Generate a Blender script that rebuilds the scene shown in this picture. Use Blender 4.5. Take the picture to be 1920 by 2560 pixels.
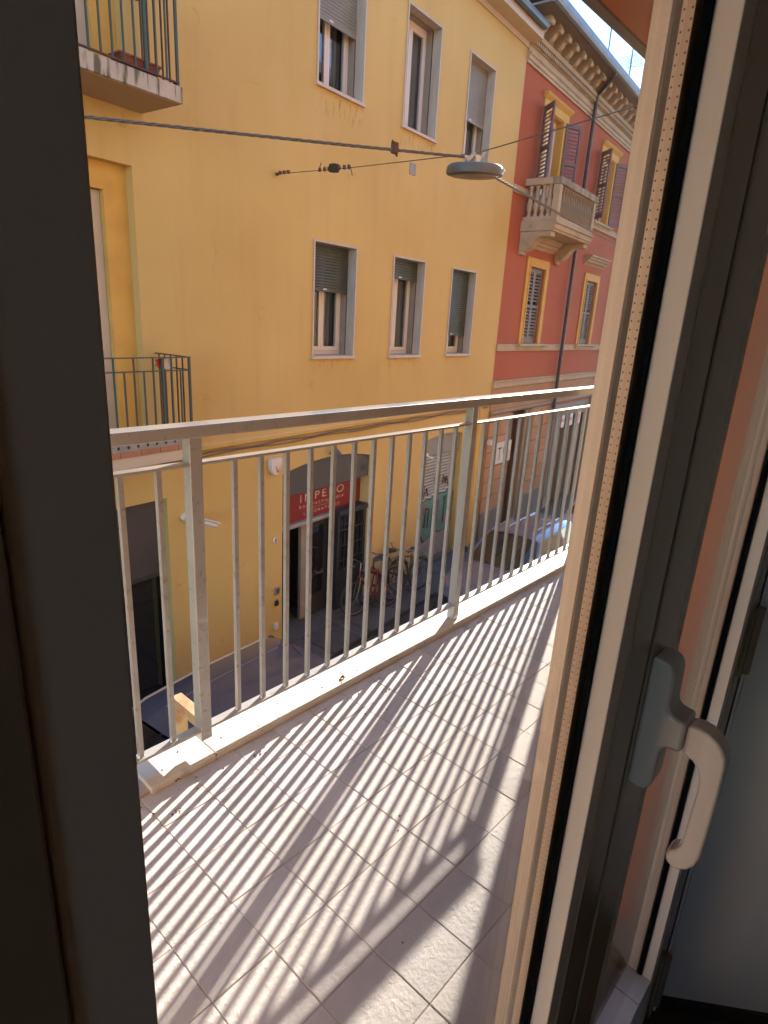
import bpy, bmesh, math, random
from mathutils import Matrix, Vector
from mathutils.geometry import tessellate_polygon
random.seed(7)
R = math.radians
SC = bpy.context.scene
for o in list(bpy.data.objects): bpy.data.objects.remove(o)
COL = SC.collection

# ------------------------------------------------------------------ camera
EYE = 5.26                     # eye height above the street
cam_d = bpy.data.cameras.new('camera'); cam = bpy.data.objects.new('camera', cam_d); COL.objects.link(cam)
Mx, My, Mz = (0.67498189, -0.18653631, 0.71386529), (-0.73579059, -0.24213517, 0.6324419), (0.05487851, -0.9521422, -0.30068852)
cam.matrix_world = Matrix(((Mx[0], -Mx[1], -Mx[2], 0), (My[0], -My[1], -My[2], 0), (Mz[0], -Mz[1], -Mz[2], EYE), (0, 0, 0, 1)))
cam_d.sensor_fit = 'HORIZONTAL'; cam_d.sensor_width = 36; cam_d.lens = 36 * 1521.9 / 1920
cam_d.clip_start = 0.005; cam_d.clip_end = 2000
SC.camera = cam
# ------------------------------------------------------------------ sky, sun, exposure
SUN_AZ, SUN_EL = 20.0, 22.6    # azimuth from the railing's direction (+X) towards the street (+Y)
W = bpy.data.worlds.new('World'); SC.world = W; W.use_nodes = True
nt = W.node_tree; nt.nodes.clear()
sky = nt.nodes.new('ShaderNodeTexSky'); sky.sky_type = 'NISHITA'; sky.sun_disc = False
sky.sun_elevation = R(SUN_EL); sky.sun_rotation = R(90 - SUN_AZ); sky.air_density = 1.0; sky.altitude = 1800; sky.dust_density = 0.0; sky.ozone_density = 2.5
bg = nt.nodes.new('ShaderNodeBackground'); bg.inputs[1].default_value = 0.14
wo = nt.nodes.new('ShaderNodeOutputWorld'); nt.links.new(sky.outputs[0], bg.inputs[0]); nt.links.new(bg.outputs[0], wo.inputs[0])
sd = bpy.data.lights.new('sun', 'SUN'); sd.energy = 3.2; sd.angle = R(0.53); sd.color = (1.0, 0.89, 0.76)
sun = bpy.data.objects.new('sun', sd); COL.objects.link(sun)
sv = Vector((math.cos(R(SUN_AZ)) * math.cos(R(SUN_EL)), math.sin(R(SUN_AZ)) * math.cos(R(SUN_EL)), math.sin(R(SUN_EL))))
sun.rotation_euler = sv.to_track_quat('Z', 'Y').to_euler(); sun.location = (6, 4, 16)
SC.view_settings.view_transform = 'Standard'; SC.view_settings.look = 'None'; SC.view_settings.gamma = 1
SC.view_settings.use_curve_mapping = False
SC.view_settings.exposure = 2.6
SC.render.engine = 'CYCLES'
cy = SC.cycles; cy.use_denoising = True; cy.max_bounces = 14; cy.diffuse_bounces = 9; cy.glossy_bounces = 4
cy.transparent_max_bounces = 24; cy.caustics_reflective = False; cy.caustics_refractive = False
cy.sample_clamp_indirect = 8.0

# ------------------------------------------------------------------ frames of reference
FA = R(6.1242)
FD = Vector((math.cos(FA), math.sin(FA), 0)); FN = Vector((-math.sin(FA), math.cos(FA), 0))
FRAME_F = Matrix.Translation((FN.x * 6.5, FN.y * 6.5, EYE)) @ Matrix.Rotation(FA, 4, 'Z')   # facade across the street: x along it, y into it
FRAME_O = Matrix.Translation((0, 0, EYE))                                                  # own house: x along the railing, y outwards
ORI = {}

# ------------------------------------------------------------------ materials
def _n(t, kind, **kw):
    n = t.nodes.new(kind)
    for k, v in kw.items():
        if k.startswith('i_'): n.inputs[k[2:].replace('_', ' ')].default_value = v
        else: setattr(n, k, v)
    return n
def pm(name, c1, c2=None, scale=4.0, rough=0.6, metal=0.0, bump=0.0, bscale=40.0, bdist=0.01, rand=0.0, stretch=None, detail=4.0, coat=0.0, lo=0.35, hi=0.65, spec=0.5, bkind='noise', c3=None, s3=20.0, distort=0.0, hue=0.0):
    m = bpy.data.materials.new(name); m.use_nodes = True; t = m.node_tree
    b = t.nodes['Principled BSDF']; L = t.links.new
    b.inputs['Roughness'].default_value = rough; b.inputs['Metallic'].default_value = metal
    b.inputs['Coat Weight'].default_value = coat; b.inputs['Specular IOR Level'].default_value = spec
    tc = _n(t, 'ShaderNodeTexCoord'); vec = tc.outputs['Object']
    if stretch:
        mp = _n(t, 'ShaderNodeMapping'); mp.inputs['Scale'].default_value = stretch; L(vec, mp.inputs[0]); vec = mp.outputs[0]
    oi = None
    if rand or c2 is not None: oi = _n(t, 'ShaderNodeObjectInfo')
    col = None
    if c2 is not None:
        nz = _n(t, 'ShaderNodeTexNoise', noise_dimensions='4D', i_Scale=scale, i_Detail=detail); L(vec, nz.inputs['Vector'])
        if rand:
            mw = _n(t, 'ShaderNodeMath', operation='MULTIPLY'); mw.inputs[1].default_value = 37.0; L(oi.outputs['Random'], mw.inputs[0]); L(mw.outputs[0], nz.inputs['W'])
        mr = _n(t, 'ShaderNodeMapRange'); mr.inputs[1].default_value = lo; mr.inputs[2].default_value = hi; L(nz.outputs['Fac'], mr.inputs[0])
        mx = _n(t, 'ShaderNodeMix', data_type='RGBA'); mx.inputs[6].default_value = (*c1, 1); mx.inputs[7].default_value = (*c2, 1)
        L(mr.outputs[0], mx.inputs[0]); col = mx.outputs[2]
        if c3 is not None:
            n3 = _n(t, 'ShaderNodeTexNoise', i_Scale=s3, i_Detail=6.0); L(vec, n3.inputs['Vector'])
            r3 = _n(t, 'ShaderNodeMapRange'); r3.inputs[1].default_value = 0.6; r3.inputs[2].default_value = 0.75; L(n3.outputs['Fac'], r3.inputs[0])
            m3 = _n(t, 'ShaderNodeMix', data_type='RGBA'); m3.inputs[7].default_value = (*c3, 1); L(r3.outputs[0], m3.inputs[0]); L(col, m3.inputs[6]); col = m3.outputs[2]
    if rand:
        hs = _n(t, 'ShaderNodeHueSaturation')
        if col is None: hs.inputs['Color'].default_value = (*c1, 1)
        else: L(col, hs.inputs['Color'])
        rr = _n(t, 'ShaderNodeMapRange'); rr.inputs[3].default_value = 1 - rand; rr.inputs[4].default_value = 1 + rand
        L(oi.outputs['Random'], rr.inputs[0]); L(rr.outputs[0], hs.inputs['Value']); col = hs.outputs[0]
        if hue:
            fm = _n(t, 'ShaderNodeMath', operation='MULTIPLY'); fm.inputs[1].default_value = 7.31; L(oi.outputs['Random'], fm.inputs[0]); fr_ = _n(t, 'ShaderNodeMath', operation='FRACT'); L(fm.outputs[0], fr_.inputs[0])
            hr = _n(t, 'ShaderNodeMapRange'); hr.inputs[3].default_value = 0.5 - hue; hr.inputs[4].default_value = 0.5 + hue; L(fr_.outputs[0], hr.inputs[0]); L(hr.outputs[0], hs.inputs['Hue'])
            sr = _n(t, 'ShaderNodeMapRange'); sr.inputs[3].default_value = 0.55; sr.inputs[4].default_value = 1.25; L(fr_.outputs[0], sr.inputs[0]); L(sr.outputs[0], hs.inputs['Saturation'])
    if col is None: b.inputs['Base Color'].default_value = (*c1, 1)
    else: L(col, b.inputs['Base Color'])
    if bump:
        if bkind == 'noise':
            bn = _n(t, 'ShaderNodeTexNoise', noise_dimensions='4D', i_Scale=bscale, i_Detail=5.0, i_Roughness=0.6); L(vec, bn.inputs['Vector']); ho = bn.outputs['Fac']; bn.inputs['Distortion'].default_value = distort
            if rand: L(mw.outputs[0] if c2 is not None else oi.outputs['Random'], bn.inputs['W'])
        else:
            bn = _n(t, 'ShaderNodeTexVoronoi', i_Scale=bscale); L(vec, bn.inputs['Vector']); ho = bn.outputs['Distance']
        bu = _n(t, 'ShaderNodeBump'); bu.inputs['Strength'].default_value = bump; bu.inputs['Distance'].default_value = bdist
        L(ho, bu.inputs['Height']); L(bu.outputs[0], b.inputs['Normal'])
    return m
def glass_mat(name, tint=(1, 1, 1), r0=0.04, rough=0.0):
    m = bpy.data.materials.new(name); m.use_nodes = True; t = m.node_tree; t.nodes.clear(); L = t.links.new
    g = _n(t, 'ShaderNodeNewGeometry'); d = _n(t, 'ShaderNodeVectorMath', operation='DOT_PRODUCT'); L(g.outputs['Normal'], d.inputs[0]); L(g.outputs['Incoming'], d.inputs[1])
    a = _n(t, 'ShaderNodeMath', operation='ABSOLUTE'); L(d.outputs['Value'], a.inputs[0])
    s = _n(t, 'ShaderNodeMath', operation='SUBTRACT'); s.inputs[0].default_value = 1; L(a.outputs[0], s.inputs[1])
    p = _n(t, 'ShaderNodeMath', operation='POWER'); p.inputs[1].default_value = 5; L(s.outputs[0], p.inputs[0])
    q = _n(t, 'ShaderNodeMath', operation='MULTIPLY_ADD'); q.inputs[1].default_value = 1 - r0; q.inputs[2].default_value = r0; L(p.outputs[0], q.inputs[0])
    tr = _n(t, 'ShaderNodeBsdfTransparent'); tr.inputs[0].default_value = (*tint, 1)
    gl = _n(t, 'ShaderNodeBsdfGlossy'); gl.inputs['Roughness'].default_value = rough
    mx = _n(t, 'ShaderNodeMixShader'); L(q.outputs[0], mx.inputs[0]); L(tr.outputs[0], mx.inputs[1]); L(gl.outputs[0], mx.inputs[2])
    o = _n(t, 'ShaderNodeOutputMaterial'); L(mx.outputs[0], o.inputs[0]); return m

def yellow_plaster():
    m = pm('yellow_plaster', (0.62, 0.41, 0.138), (0.54, 0.34, 0.104), scale=0.55, rough=0.9, bump=0.05, bscale=55, bdist=0.004, detail=6, lo=0.3, hi=0.7)
    t = m.node_tree; L = t.links.new; b = t.nodes['Principled BSDF']
    src = b.inputs['Base Color'].links[0].from_socket
    tc = _n(t, 'ShaderNodeTexCoord'); off = _n(t, 'ShaderNodeMapping'); off.inputs['Location'].default_value = (4.0, 0.0, -EYE); L(tc.outputs['Object'], off.inputs[0])
    sp = _n(t, 'ShaderNodeSeparateXYZ'); L(off.outputs[0], sp.inputs[0])
    def mth(op, a, b_=None, c=None):
        n = _n(t, 'ShaderNodeMath', operation=op)
        for i, v in enumerate((a, b_, c)):
            if v is None: continue
            if isinstance(v, (int, float)): n.inputs[i].default_value = v
            else: L(v, n.inputs[i])
        return n.outputs[0]
    # rain and rust marks that have run down the plaster below the window sills (windows every 1.98 m)
    px = mth('FLOORED_MODULO', mth('ADD', sp.outputs['X'], -7.0), 1.98)
    inx = mth('MULTIPLY', mth('LESS_THAN', px, 1.04), mth('GREATER_THAN', sp.outputs['X'], 6.9))
    inx = mth('MULTIPLY', inx, mth('LESS_THAN', sp.outputs['X'], 12.1))
    def band(z0, ln):
        up = mth('LESS_THAN', sp.outputs['Z'], z0)
        f = mth('SUBTRACT', 1.0, mth('DIVIDE', mth('SUBTRACT', z0, sp.outputs['Z']), ln))
        return mth('MULTIPLY', up, mth('MAXIMUM', f, 0.0))
    bz = mth('MAXIMUM', band(-0.645, 0.26), band(2.93, 0.36))
    mp = _n(t, 'ShaderNodeMapping'); mp.inputs['Scale'].default_value = (8, 8, 2.6); L(tc.outputs['Object'], mp.inputs[0])
    nz = _n(t, 'ShaderNodeTexNoise', i_Scale=2.2, i_Detail=7.0, i_Roughness=0.65); L(mp.outputs[0], nz.inputs['Vector'])
    th = _n(t, 'ShaderNodeMapRange'); th.inputs[1].default_value = 0.53; th.inputs[2].default_value = 0.67; L(nz.outputs['Fac'], th.inputs[0])
    st = mth('MULTIPLY', mth('MULTIPLY', th.outputs[0], inx), mth('MINIMUM', mth('MULTIPLY', bz, 1.5), 0.85))
    mx = _n(t, 'ShaderNodeMix', data_type='RGBA'); mx.inputs[7].default_value = (0.27, 0.115, 0.03, 1); L(st, mx.inputs[0]); L(src, mx.inputs[6])
    # the greyer splash zone and dirt of the ground floor
    n2 = _n(t, 'ShaderNodeTexNoise', i_Scale=1.4, i_Detail=6.0); L(tc.outputs['Object'], n2.inputs['Vector'])
    lowr = _n(t, 'ShaderNodeMapRange'); lowr.inputs[1].default_value = -4.3; lowr.inputs[2].default_value = -5.2; L(sp.outputs['Z'], lowr.inputs[0])
    lw = mth('MULTIPLY', mth('MULTIPLY', lowr.outputs[0], n2.outputs['Fac']), 0.5)
    m2 = _n(t, 'ShaderNodeMix', data_type='RGBA'); m2.inputs[7].default_value = (0.30, 0.19, 0.08, 1); L(lw, m2.inputs[0]); L(mx.outputs[2], m2.inputs[6])
    # faint patches of old repairs
    mp3 = _n(t, 'ShaderNodeMapping'); mp3.inputs['Scale'].default_value = (0.9, 0.9, 0.35); L(tc.outputs['Object'], mp3.inputs[0])
    n3 = _n(t, 'ShaderNodeTexNoise', i_Scale=2.0, i_Detail=3.0); L(mp3.outputs[0], n3.inputs['Vector'])
    r3 = _n(t, 'ShaderNodeMapRange'); r3.inputs[1].default_value = 0.5; r3.inputs[2].default_value = 0.7; r3.inputs[4].default_value = 0.18; L(n3.outputs['Fac'], r3.inputs[0])
    m3 = _n(t, 'ShaderNodeMix', data_type='RGBA'); m3.inputs[7].default_value = (0.66, 0.45, 0.21, 1); L(r3.outputs[0], m3.inputs[0]); L(m2.outputs[2], m3.inputs[6])
    mp4 = _n(t, 'ShaderNodeMapping'); mp4.inputs['Scale'].default_value = (2.2, 2.2, 0.16); L(tc.outputs['Object'], mp4.inputs[0])
    n4 = _n(t, 'ShaderNodeTexNoise', i_Scale=2.0, i_Detail=6.0, i_Roughness=0.6); L(mp4.outputs[0], n4.inputs['Vector'])
    r4 = _n(t, 'ShaderNodeMapRange'); r4.inputs[1].default_value = 0.52; r4.inputs[2].default_value = 0.78; r4.inputs[4].default_value = 0.32; L(n4.outputs['Fac'], r4.inputs[0])
    m4 = _n(t, 'ShaderNodeMix', data_type='RGBA'); m4.inputs[7].default_value = (0.42, 0.25, 0.085, 1); L(r4.outputs[0], m4.inputs[0]); L(m3.outputs[2], m4.inputs[6])
    # hairline cracks
    vo = _n(t, 'ShaderNodeTexVoronoi', feature='DISTANCE_TO_EDGE', i_Scale=0.55); wn_ = _n(t, 'ShaderNodeTexNoise', i_Scale=3.0, i_Detail=5.0); L(tc.outputs['Object'], wn_.inputs['Vector'])
    wa_ = _n(t, 'ShaderNodeVectorMath', operation='MULTIPLY_ADD'); wa_.inputs[1].default_value = (0.5, 0.5, 0.5); L(wn_.outputs['Color'], wa_.inputs[0]); L(tc.outputs['Object'], wa_.inputs[2]); L(wa_.outputs[0], vo.inputs['Vector'])
    ck = mth('MULTIPLY', mth('LESS_THAN', vo.outputs['Distance'], 0.0022), mth('GREATER_THAN', n2.outputs['Fac'], 0.56))
    m5 = _n(t, 'ShaderNodeMix', data_type='RGBA'); m5.inputs[7].default_value = (0.36, 0.21, 0.07, 1); L(mth('MULTIPLY', ck, 0.5), m5.inputs[0]); L(m4.outputs[2], m5.inputs[6])
    L(m5.outputs[2], b.inputs['Base Color'])
    return m
def balcony_concrete():
    m = pm('stained_concrete', (0.50, 0.42, 0.34), (0.42, 0.34, 0.27), scale=5, rough=0.9, bump=0.3, bscale=60, bdist=0.003)
    t = m.node_tree; L = t.links.new; b = t.nodes['Principled BSDF']; src = b.inputs['Base Color'].links[0].from_socket
    tc = _n(t, 'ShaderNodeTexCoord'); mp = _n(t, 'ShaderNodeMapping'); mp.inputs['Scale'].default_value = (14, 14, 1.6); L(tc.outputs['Object'], mp.inputs[0])
    nz = _n(t, 'ShaderNodeTexNoise', i_Scale=1.3, i_Detail=6.0); L(mp.outputs[0], nz.inputs['Vector'])
    th = _n(t, 'ShaderNodeMapRange'); th.inputs[1].default_value = 0.50; th.inputs[2].default_value = 0.60; th.inputs[4].default_value = 0.92; L(nz.outputs['Fac'], th.inputs[0])
    mx = _n(t, 'ShaderNodeMix', data_type='RGBA'); mx.inputs[7].default_value = (0.10, 0.085, 0.04, 1); L(th.outputs[0], mx.inputs[0]); L(src, mx.inputs[6]); L(mx.outputs[2], b.inputs['Base Color'])
    return m

M = {}
M['yellow'] = yellow_plaster()
M['yellow_jamb'] = pm('yellow_paint', (0.72, 0.43, 0.10), (0.62, 0.34, 0.08), scale=3, rough=0.85, bump=0.2, bscale=50, bdist=0.003)
M['red'] = pm('red_plaster', (0.43, 0.098, 0.034), (0.36, 0.076, 0.026), scale=0.7, rough=0.9, bump=0.2, bscale=50, bdist=0.003, detail=6, lo=0.3, hi=0.7)
M['ochre_trim'] = pm('ochre_trim', (0.66, 0.37, 0.075), (0.56, 0.30, 0.06), scale=4, rough=0.85)
M['stone'] = pm('carved_stone', (0.50, 0.37, 0.235), (0.40, 0.285, 0.175), scale=3, rough=0.9, bump=0.3, bscale=35, bdist=0.005, detail=6, c3=(0.27, 0.20, 0.13), s3=7)
M['stone_dark'] = pm('weathered_stone', (0.40, 0.31, 0.21), (0.16, 0.125, 0.085), scale=3.5, rough=0.95, bump=0.4, bscale=30, bdist=0.006, detail=7, lo=0.4, hi=0.62, stretch=(2.2, 2.2, 0.7))
M['rust_block'] = pm('rusticated_plaster', (0.44, 0.225, 0.105), (0.36, 0.175, 0.08), scale=2.5, rough=0.9, rand=0.07, bump=0.25, bscale=40, bdist=0.004)
M['plinth'] = pm('grey_plinth', (0.20, 0.175, 0.15), (0.13, 0.115, 0.10), scale=2, rough=0.9, bump=0.3, bscale=25, bdist=0.006)
M['shutter_mauve'] = pm('mauve_shutter_paint', (0.185, 0.115, 0.12), (0.155, 0.095, 0.095), scale=6, rough=0.65)
M['shutter_grey'] = pm('grey_shutter_paint', (0.21, 0.175, 0.15), (0.165, 0.135, 0.115), scale=5, rough=0.7)
M['roller_green'] = pm('dark_green_roller', (0.060, 0.068, 0.052), (0.045, 0.052, 0.04), scale=5, rough=0.55)
M['roller_grey'] = pm('grey_roller', (0.26, 0.235, 0.195), (0.22, 0.20, 0.165), scale=4, rough=0.6)
M['marble_grey'] = pm('grey_marble', (0.52, 0.43, 0.335), (0.42, 0.34, 0.26), scale=4, rough=0.65, detail=7, stretch=(3, 3, 0.8))
M['marble_edge'] = pm('pink_marble_edge', (0.58, 0.46, 0.38), (0.50, 0.39, 0.31), scale=6, rough=0.65)
M['sash_white'] = pm('pinkish_white_sash', (0.74, 0.67, 0.61), (0.70, 0.63, 0.57), scale=3, rough=0.45)
M['curtain'] = pm('sheer_curtain', (0.27, 0.25, 0.235), (0.18, 0.165, 0.155), scale=2, rough=0.9, stretch=(14, 1, 0.3))
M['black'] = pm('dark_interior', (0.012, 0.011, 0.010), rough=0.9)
M['far_glass'] = glass_mat('window_glass', (0.86, 0.88, 0.88), 0.09)
M['glass'] = glass_mat('double_glazing_glass', (0.995, 0.997, 0.995), 0.028)
M['green_metal'] = pm('dark_green_paint', (0.030, 0.072, 0.062), (0.05, 0.06, 0.05), scale=9, rough=0.5)
M['rust_metal'] = pm('rusty_iron', (0.12, 0.055, 0.035), (0.07, 0.035, 0.025), scale=12, rough=0.8)
M['concrete'] = balcony_concrete()
M['render_under'] = pm('painted_soffit', (0.42, 0.315, 0.225), (0.38, 0.28, 0.20), scale=2, rough=0.9)
M['cream'] = pm('cream_paint', (0.58, 0.46, 0.34), (0.52, 0.41, 0.30), scale=4, rough=0.8)
M['terracotta'] = pm('terracotta_pot', (0.24, 0.075, 0.05), (0.19, 0.06, 0.04), scale=5, rough=0.8)
M['terracotta_tile'] = pm('terracotta_tile', (0.42, 0.19, 0.10), (0.36, 0.15, 0.08), scale=6, rough=0.8, rand=0.1)
M['galv'] = pm('galvanised_steel', (0.30, 0.29, 0.28), (0.22, 0.21, 0.205), scale=10, rough=0.5, metal=0.3)
M['gutter'] = pm('blue_grey_gutter', (0.10, 0.105, 0.125), (0.07, 0.075, 0.09), scale=4, rough=0.45, metal=0.3)
M['gutter_light'] = pm('pale_gutter', (0.22, 0.23, 0.26), (0.16, 0.165, 0.18), scale=4, rough=0.5, metal=0.2)
M['pipe_dark'] = pm('dark_downpipe', (0.055, 0.040, 0.045), (0.04, 0.03, 0.032), scale=8, rough=0.5)
M['roof_tile'] = pm('clay_roof_tiles', (0.30, 0.15, 0.09), (0.22, 0.11, 0.07), scale=6, rough=0.9)
M['rail'] = pm('beige_grey_railing_paint', (0.41, 0.41, 0.40), (0.37, 0.37, 0.36), scale=8, rough=0.35, c3=(0.27, 0.22, 0.18), s3=70, metal=0.1, coat=0.9, bump=0.05, bscale=120, bdist=0.001)
M['rail_under'] = M['rail']
M['bracket'] = pm('rusty_cream_bracket', (0.58, 0.43, 0.24), (0.40, 0.20, 0.09), scale=22, rough=0.7, detail=6)
M['tile'] = pm('rough_stone_tile', (0.63, 0.605, 0.585), (0.54, 0.515, 0.495), scale=7, rough=0.8, rand=0.075, bump=0.62, bscale=95, bdist=0.005, detail=6, distort=0.5, spec=0.3, hue=0.012)
M['grout'] = pm('grey_grout', (0.50, 0.455, 0.42), (0.40, 0.36, 0.33), scale=9, rough=0.95)
M['kerb'] = pm('white_marble_kerb', (0.72, 0.685, 0.62), (0.62, 0.575, 0.50), scale=7, rough=0.6, detail=7, bump=0.15, bscale=60, bdist=0.002, c3=(0.56, 0.51, 0.43), s3=22)
M['own_wall'] = pm('orange_plaster', (0.68, 0.25, 0.105), (0.62, 0.215, 0.09), scale=1.5, rough=0.9, bump=0.2, bscale=60, bdist=0.003)
M['own_pale'] = pm('pale_ochre_plaster', (0.62, 0.41, 0.25), (0.56, 0.36, 0.21), scale=1.5, rough=0.9)
M['bounce_cream'] = pm('cream_bounce_plaster', (0.76, 0.66, 0.56), (0.70, 0.60, 0.50), scale=1.5, rough=0.9)  # bright cream, chosen so the added screen bounces light to the door
M['own_grey'] = pm('grey_drip_edge', (0.26, 0.225, 0.20), (0.22, 0.19, 0.17), scale=6, rough=0.9)
M['frame'] = pm('bronze_grey_window_paint', (0.44, 0.335, 0.225), (0.415, 0.315, 0.21), scale=2, rough=0.14, bump=0.02, bscale=300, bdist=0.0005)
M['frame_out'] = pm('bounce_lit_window_paint', (0.92, 0.78, 0.67), (0.90, 0.76, 0.65), scale=2, rough=0.4)  # frame paint lightened and warmed, bounce light put into the colour
M['gasket'] = pm('black_rubber', (0.006, 0.006, 0.006), rough=0.8, spec=0.1)
M['gasket_grey'] = pm('grey_sealant', (0.085, 0.078, 0.07), rough=0.7)
M['spacer'] = pm('orange_lit_spacer', (0.86, 0.60, 0.43), (0.80, 0.56, 0.40), scale=40, rough=0.4, metal=0.1)  # aluminium tinted orange, the warm light on it put into the colour
M['dot'] = pm('spacer_perforation', (0.03, 0.02, 0.018), rough=0.9)
M['handle'] = pm('bounce_warmed_enamel', (0.90, 0.76, 0.66), (0.86, 0.72, 0.62), scale=6, rough=0.24, coat=0.4)  # handle enamel warmed, outside bounce light put into the grip colour
M['handle_base'] = pm('room_lit_enamel', (0.72, 0.66, 0.57), (0.68, 0.62, 0.535), scale=6, rough=0.24, coat=0.4)  # same enamel made greyer, room light put into the base colour
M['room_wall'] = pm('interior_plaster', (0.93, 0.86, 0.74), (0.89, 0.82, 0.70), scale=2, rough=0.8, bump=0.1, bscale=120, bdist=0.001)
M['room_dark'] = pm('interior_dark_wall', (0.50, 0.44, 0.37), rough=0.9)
M['room_floor'] = pm('brown_wood_floor', (0.10, 0.065, 0.042), (0.075, 0.048, 0.03), scale=3, rough=0.5, stretch=(2, 14, 1))
M['asphalt'] = pm('dark_street_stone', (0.042, 0.040, 0.044), (0.03, 0.029, 0.032), scale=3, rough=0.7, bump=0.3, bscale=60, bdist=0.004)
M['paver'] = pm('basalt_paver', (0.036, 0.035, 0.038), (0.026, 0.025, 0.028), scale=5, rough=0.62, rand=0.16, bump=0.3, bscale=45, bdist=0.004)
M['granite'] = pm('granite_slab', (0.085, 0.077, 0.072), (0.062, 0.056, 0.052), scale=12, rough=0.75, rand=0.1, bump=0.2, bscale=60, bdist=0.003)
M['fascia'] = pm('brown_grey_fascia', (0.075, 0.063, 0.06), (0.062, 0.052, 0.049), scale=6, rough=0.6)
M['sign_red'] = pm('red_sign', (0.23, 0.016, 0.02), (0.20, 0.013, 0.016), scale=4, rough=0.35)
M['sign_text'] = pm('cream_lettering', (0.62, 0.44, 0.36), rough=0.6)
M['plum_panel'] = pm('dark_plum_panel', (0.055, 0.047, 0.052), (0.045, 0.039, 0.043), scale=3, rough=0.5)
M['iron'] = pm('black_iron', (0.018, 0.0175, 0.019), (0.013, 0.0125, 0.014), scale=10, rough=0.5)
M['shop_wood'] = pm('shop_dark_frame', (0.028, 0.025, 0.024), (0.02, 0.018, 0.017), scale=5, rough=0.5)
M['beige_post'] = pm('beige_post', (0.33, 0.27, 0.21), (0.28, 0.225, 0.175), scale=5, rough=0.7)
M['white_plastic'] = pm('white_plastic', (0.68, 0.60, 0.56), (0.64, 0.56, 0.52), scale=8, rough=0.4)
M['red_plastic'] = pm('red_plastic', (0.45, 0.03, 0.02), rough=0.4)
M['paper'] = pm('pale_panel', (0.62, 0.57, 0.49), (0.57, 0.52, 0.45), scale=5, rough=0.6)
M['ink'] = pm('black_ink', (0.02, 0.02, 0.02), rough=0.6)
M['pink_ink'] = pm('pink_ink', (0.55, 0.20, 0.20), rough=0.6)
M['teal'] = pm('teal_spray_paint', (0.030, 0.22, 0.185), (0.025, 0.17, 0.15), scale=6, rough=0.5)
M['pink'] = pm('pink_spray_paint', (0.36, 0.11, 0.12), rough=0.5)
M['white_spray'] = pm('white_spray_paint', (0.62, 0.62, 0.58), rough=0.5)
M['shutter_steel'] = pm('galvanised_shutter', (0.30, 0.265, 0.225), (0.24, 0.21, 0.18), scale=6, rough=0.55, metal=0.15)
M['wood_dark'] = pm('dark_wood_door', (0.06, 0.035, 0.024), (0.045, 0.027, 0.018), scale=4, rough=0.5, stretch=(6, 6, 0.6))
M['wood_frame'] = pm('ochre_door_surround', (0.31, 0.215, 0.125), (0.26, 0.175, 0.10), scale=3, rough=0.8)
M['grey_frame'] = pm('grey_door_surround', (0.27, 0.235, 0.195), (0.22, 0.19, 0.155), scale=3, rough=0.8)
M['lamp'] = pm('grey_lamp_housing', (0.14, 0.132, 0.118), (0.11, 0.104, 0.092), scale=6, rough=0.55, metal=0.1)
M['lamp_glass'] = pm('dusty_lamp_lens', (0.22, 0.15, 0.12), (0.13, 0.10, 0.085), scale=14, rough=0.35)
M['cable'] = pm('grey_brown_cable', (0.19, 0.155, 0.14), (0.13, 0.105, 0.095), scale=30, rough=0.9, spec=0.15)
M['wire'] = pm('steel_wire', (0.16, 0.12, 0.09), rough=0.5, metal=0.3)
M['bright_metal'] = pm('bright_galvanised', (0.55, 0.52, 0.48), rough=0.35, metal=0.6)
def paint(n, c, r=0.25): return pm(n, c, rough=r, metal=0.25, coat=0.8)
M['car_lilac'] = paint('lilac_silver_car_paint', (0.15, 0.165, 0.25)); M['car_navy'] = paint('dark_slate_car_paint', (0.085, 0.09, 0.125), 0.35); M['car_white'] = paint('white_car_paint', (0.7, 0.7, 0.72))
M['car_glass'] = pm('tinted_car_glass', (0.012, 0.012, 0.013), rough=0.04, spec=0.8)
M['tyre'] = pm('tyre_rubber', (0.015, 0.015, 0.015), rough=0.85); M['rim'] = pm('wheel_rim', (0.42, 0.41, 0.40), rough=0.35, metal=0.7)
M['chrome'] = pm('chrome', (0.7, 0.68, 0.65), rough=0.15, metal=1.0); M['car_black'] = pm('black_trim', (0.02, 0.02, 0.02), rough=0.6)
M['headlamp'] = pm('headlamp_lens', (0.55, 0.52, 0.47), rough=0.1, spec=0.9); M['grille'] = pm('beige_grille_trim', (0.33, 0.26, 0.18), rough=0.5)
M['blue_sheet'] = pm('blue_sunshade', (0.05, 0.13, 0.36), rough=0.5)
M['bike_red'] = pm('red_bike_paint', (0.17, 0.012, 0.015), rough=0.35); M['bike_dark'] = pm('black_bike_paint', (0.025, 0.022, 0.022), rough=0.4); M['bike_brown'] = pm('brown_bike_paint', (0.07, 0.05, 0.04), rough=0.4)
M['saddle'] = pm('black_saddle', (0.02, 0.019, 0.02), rough=0.5); M['steel'] = pm('dull_steel', (0.22, 0.21, 0.20), rough=0.35, metal=0.8)
M['antenna'] = pm('antenna_metal', (0.12, 0.13, 0.15), rough=0.5, metal=0.5)
M['leaf_dry'] = pm('dry_leaf', (0.36, 0.20, 0.05), (0.28, 0.15, 0.04), scale=30, rough=0.8)
M['crumb'] = pm('dark_crumb', (0.12, 0.09, 0.06), rough=0.9)

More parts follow.
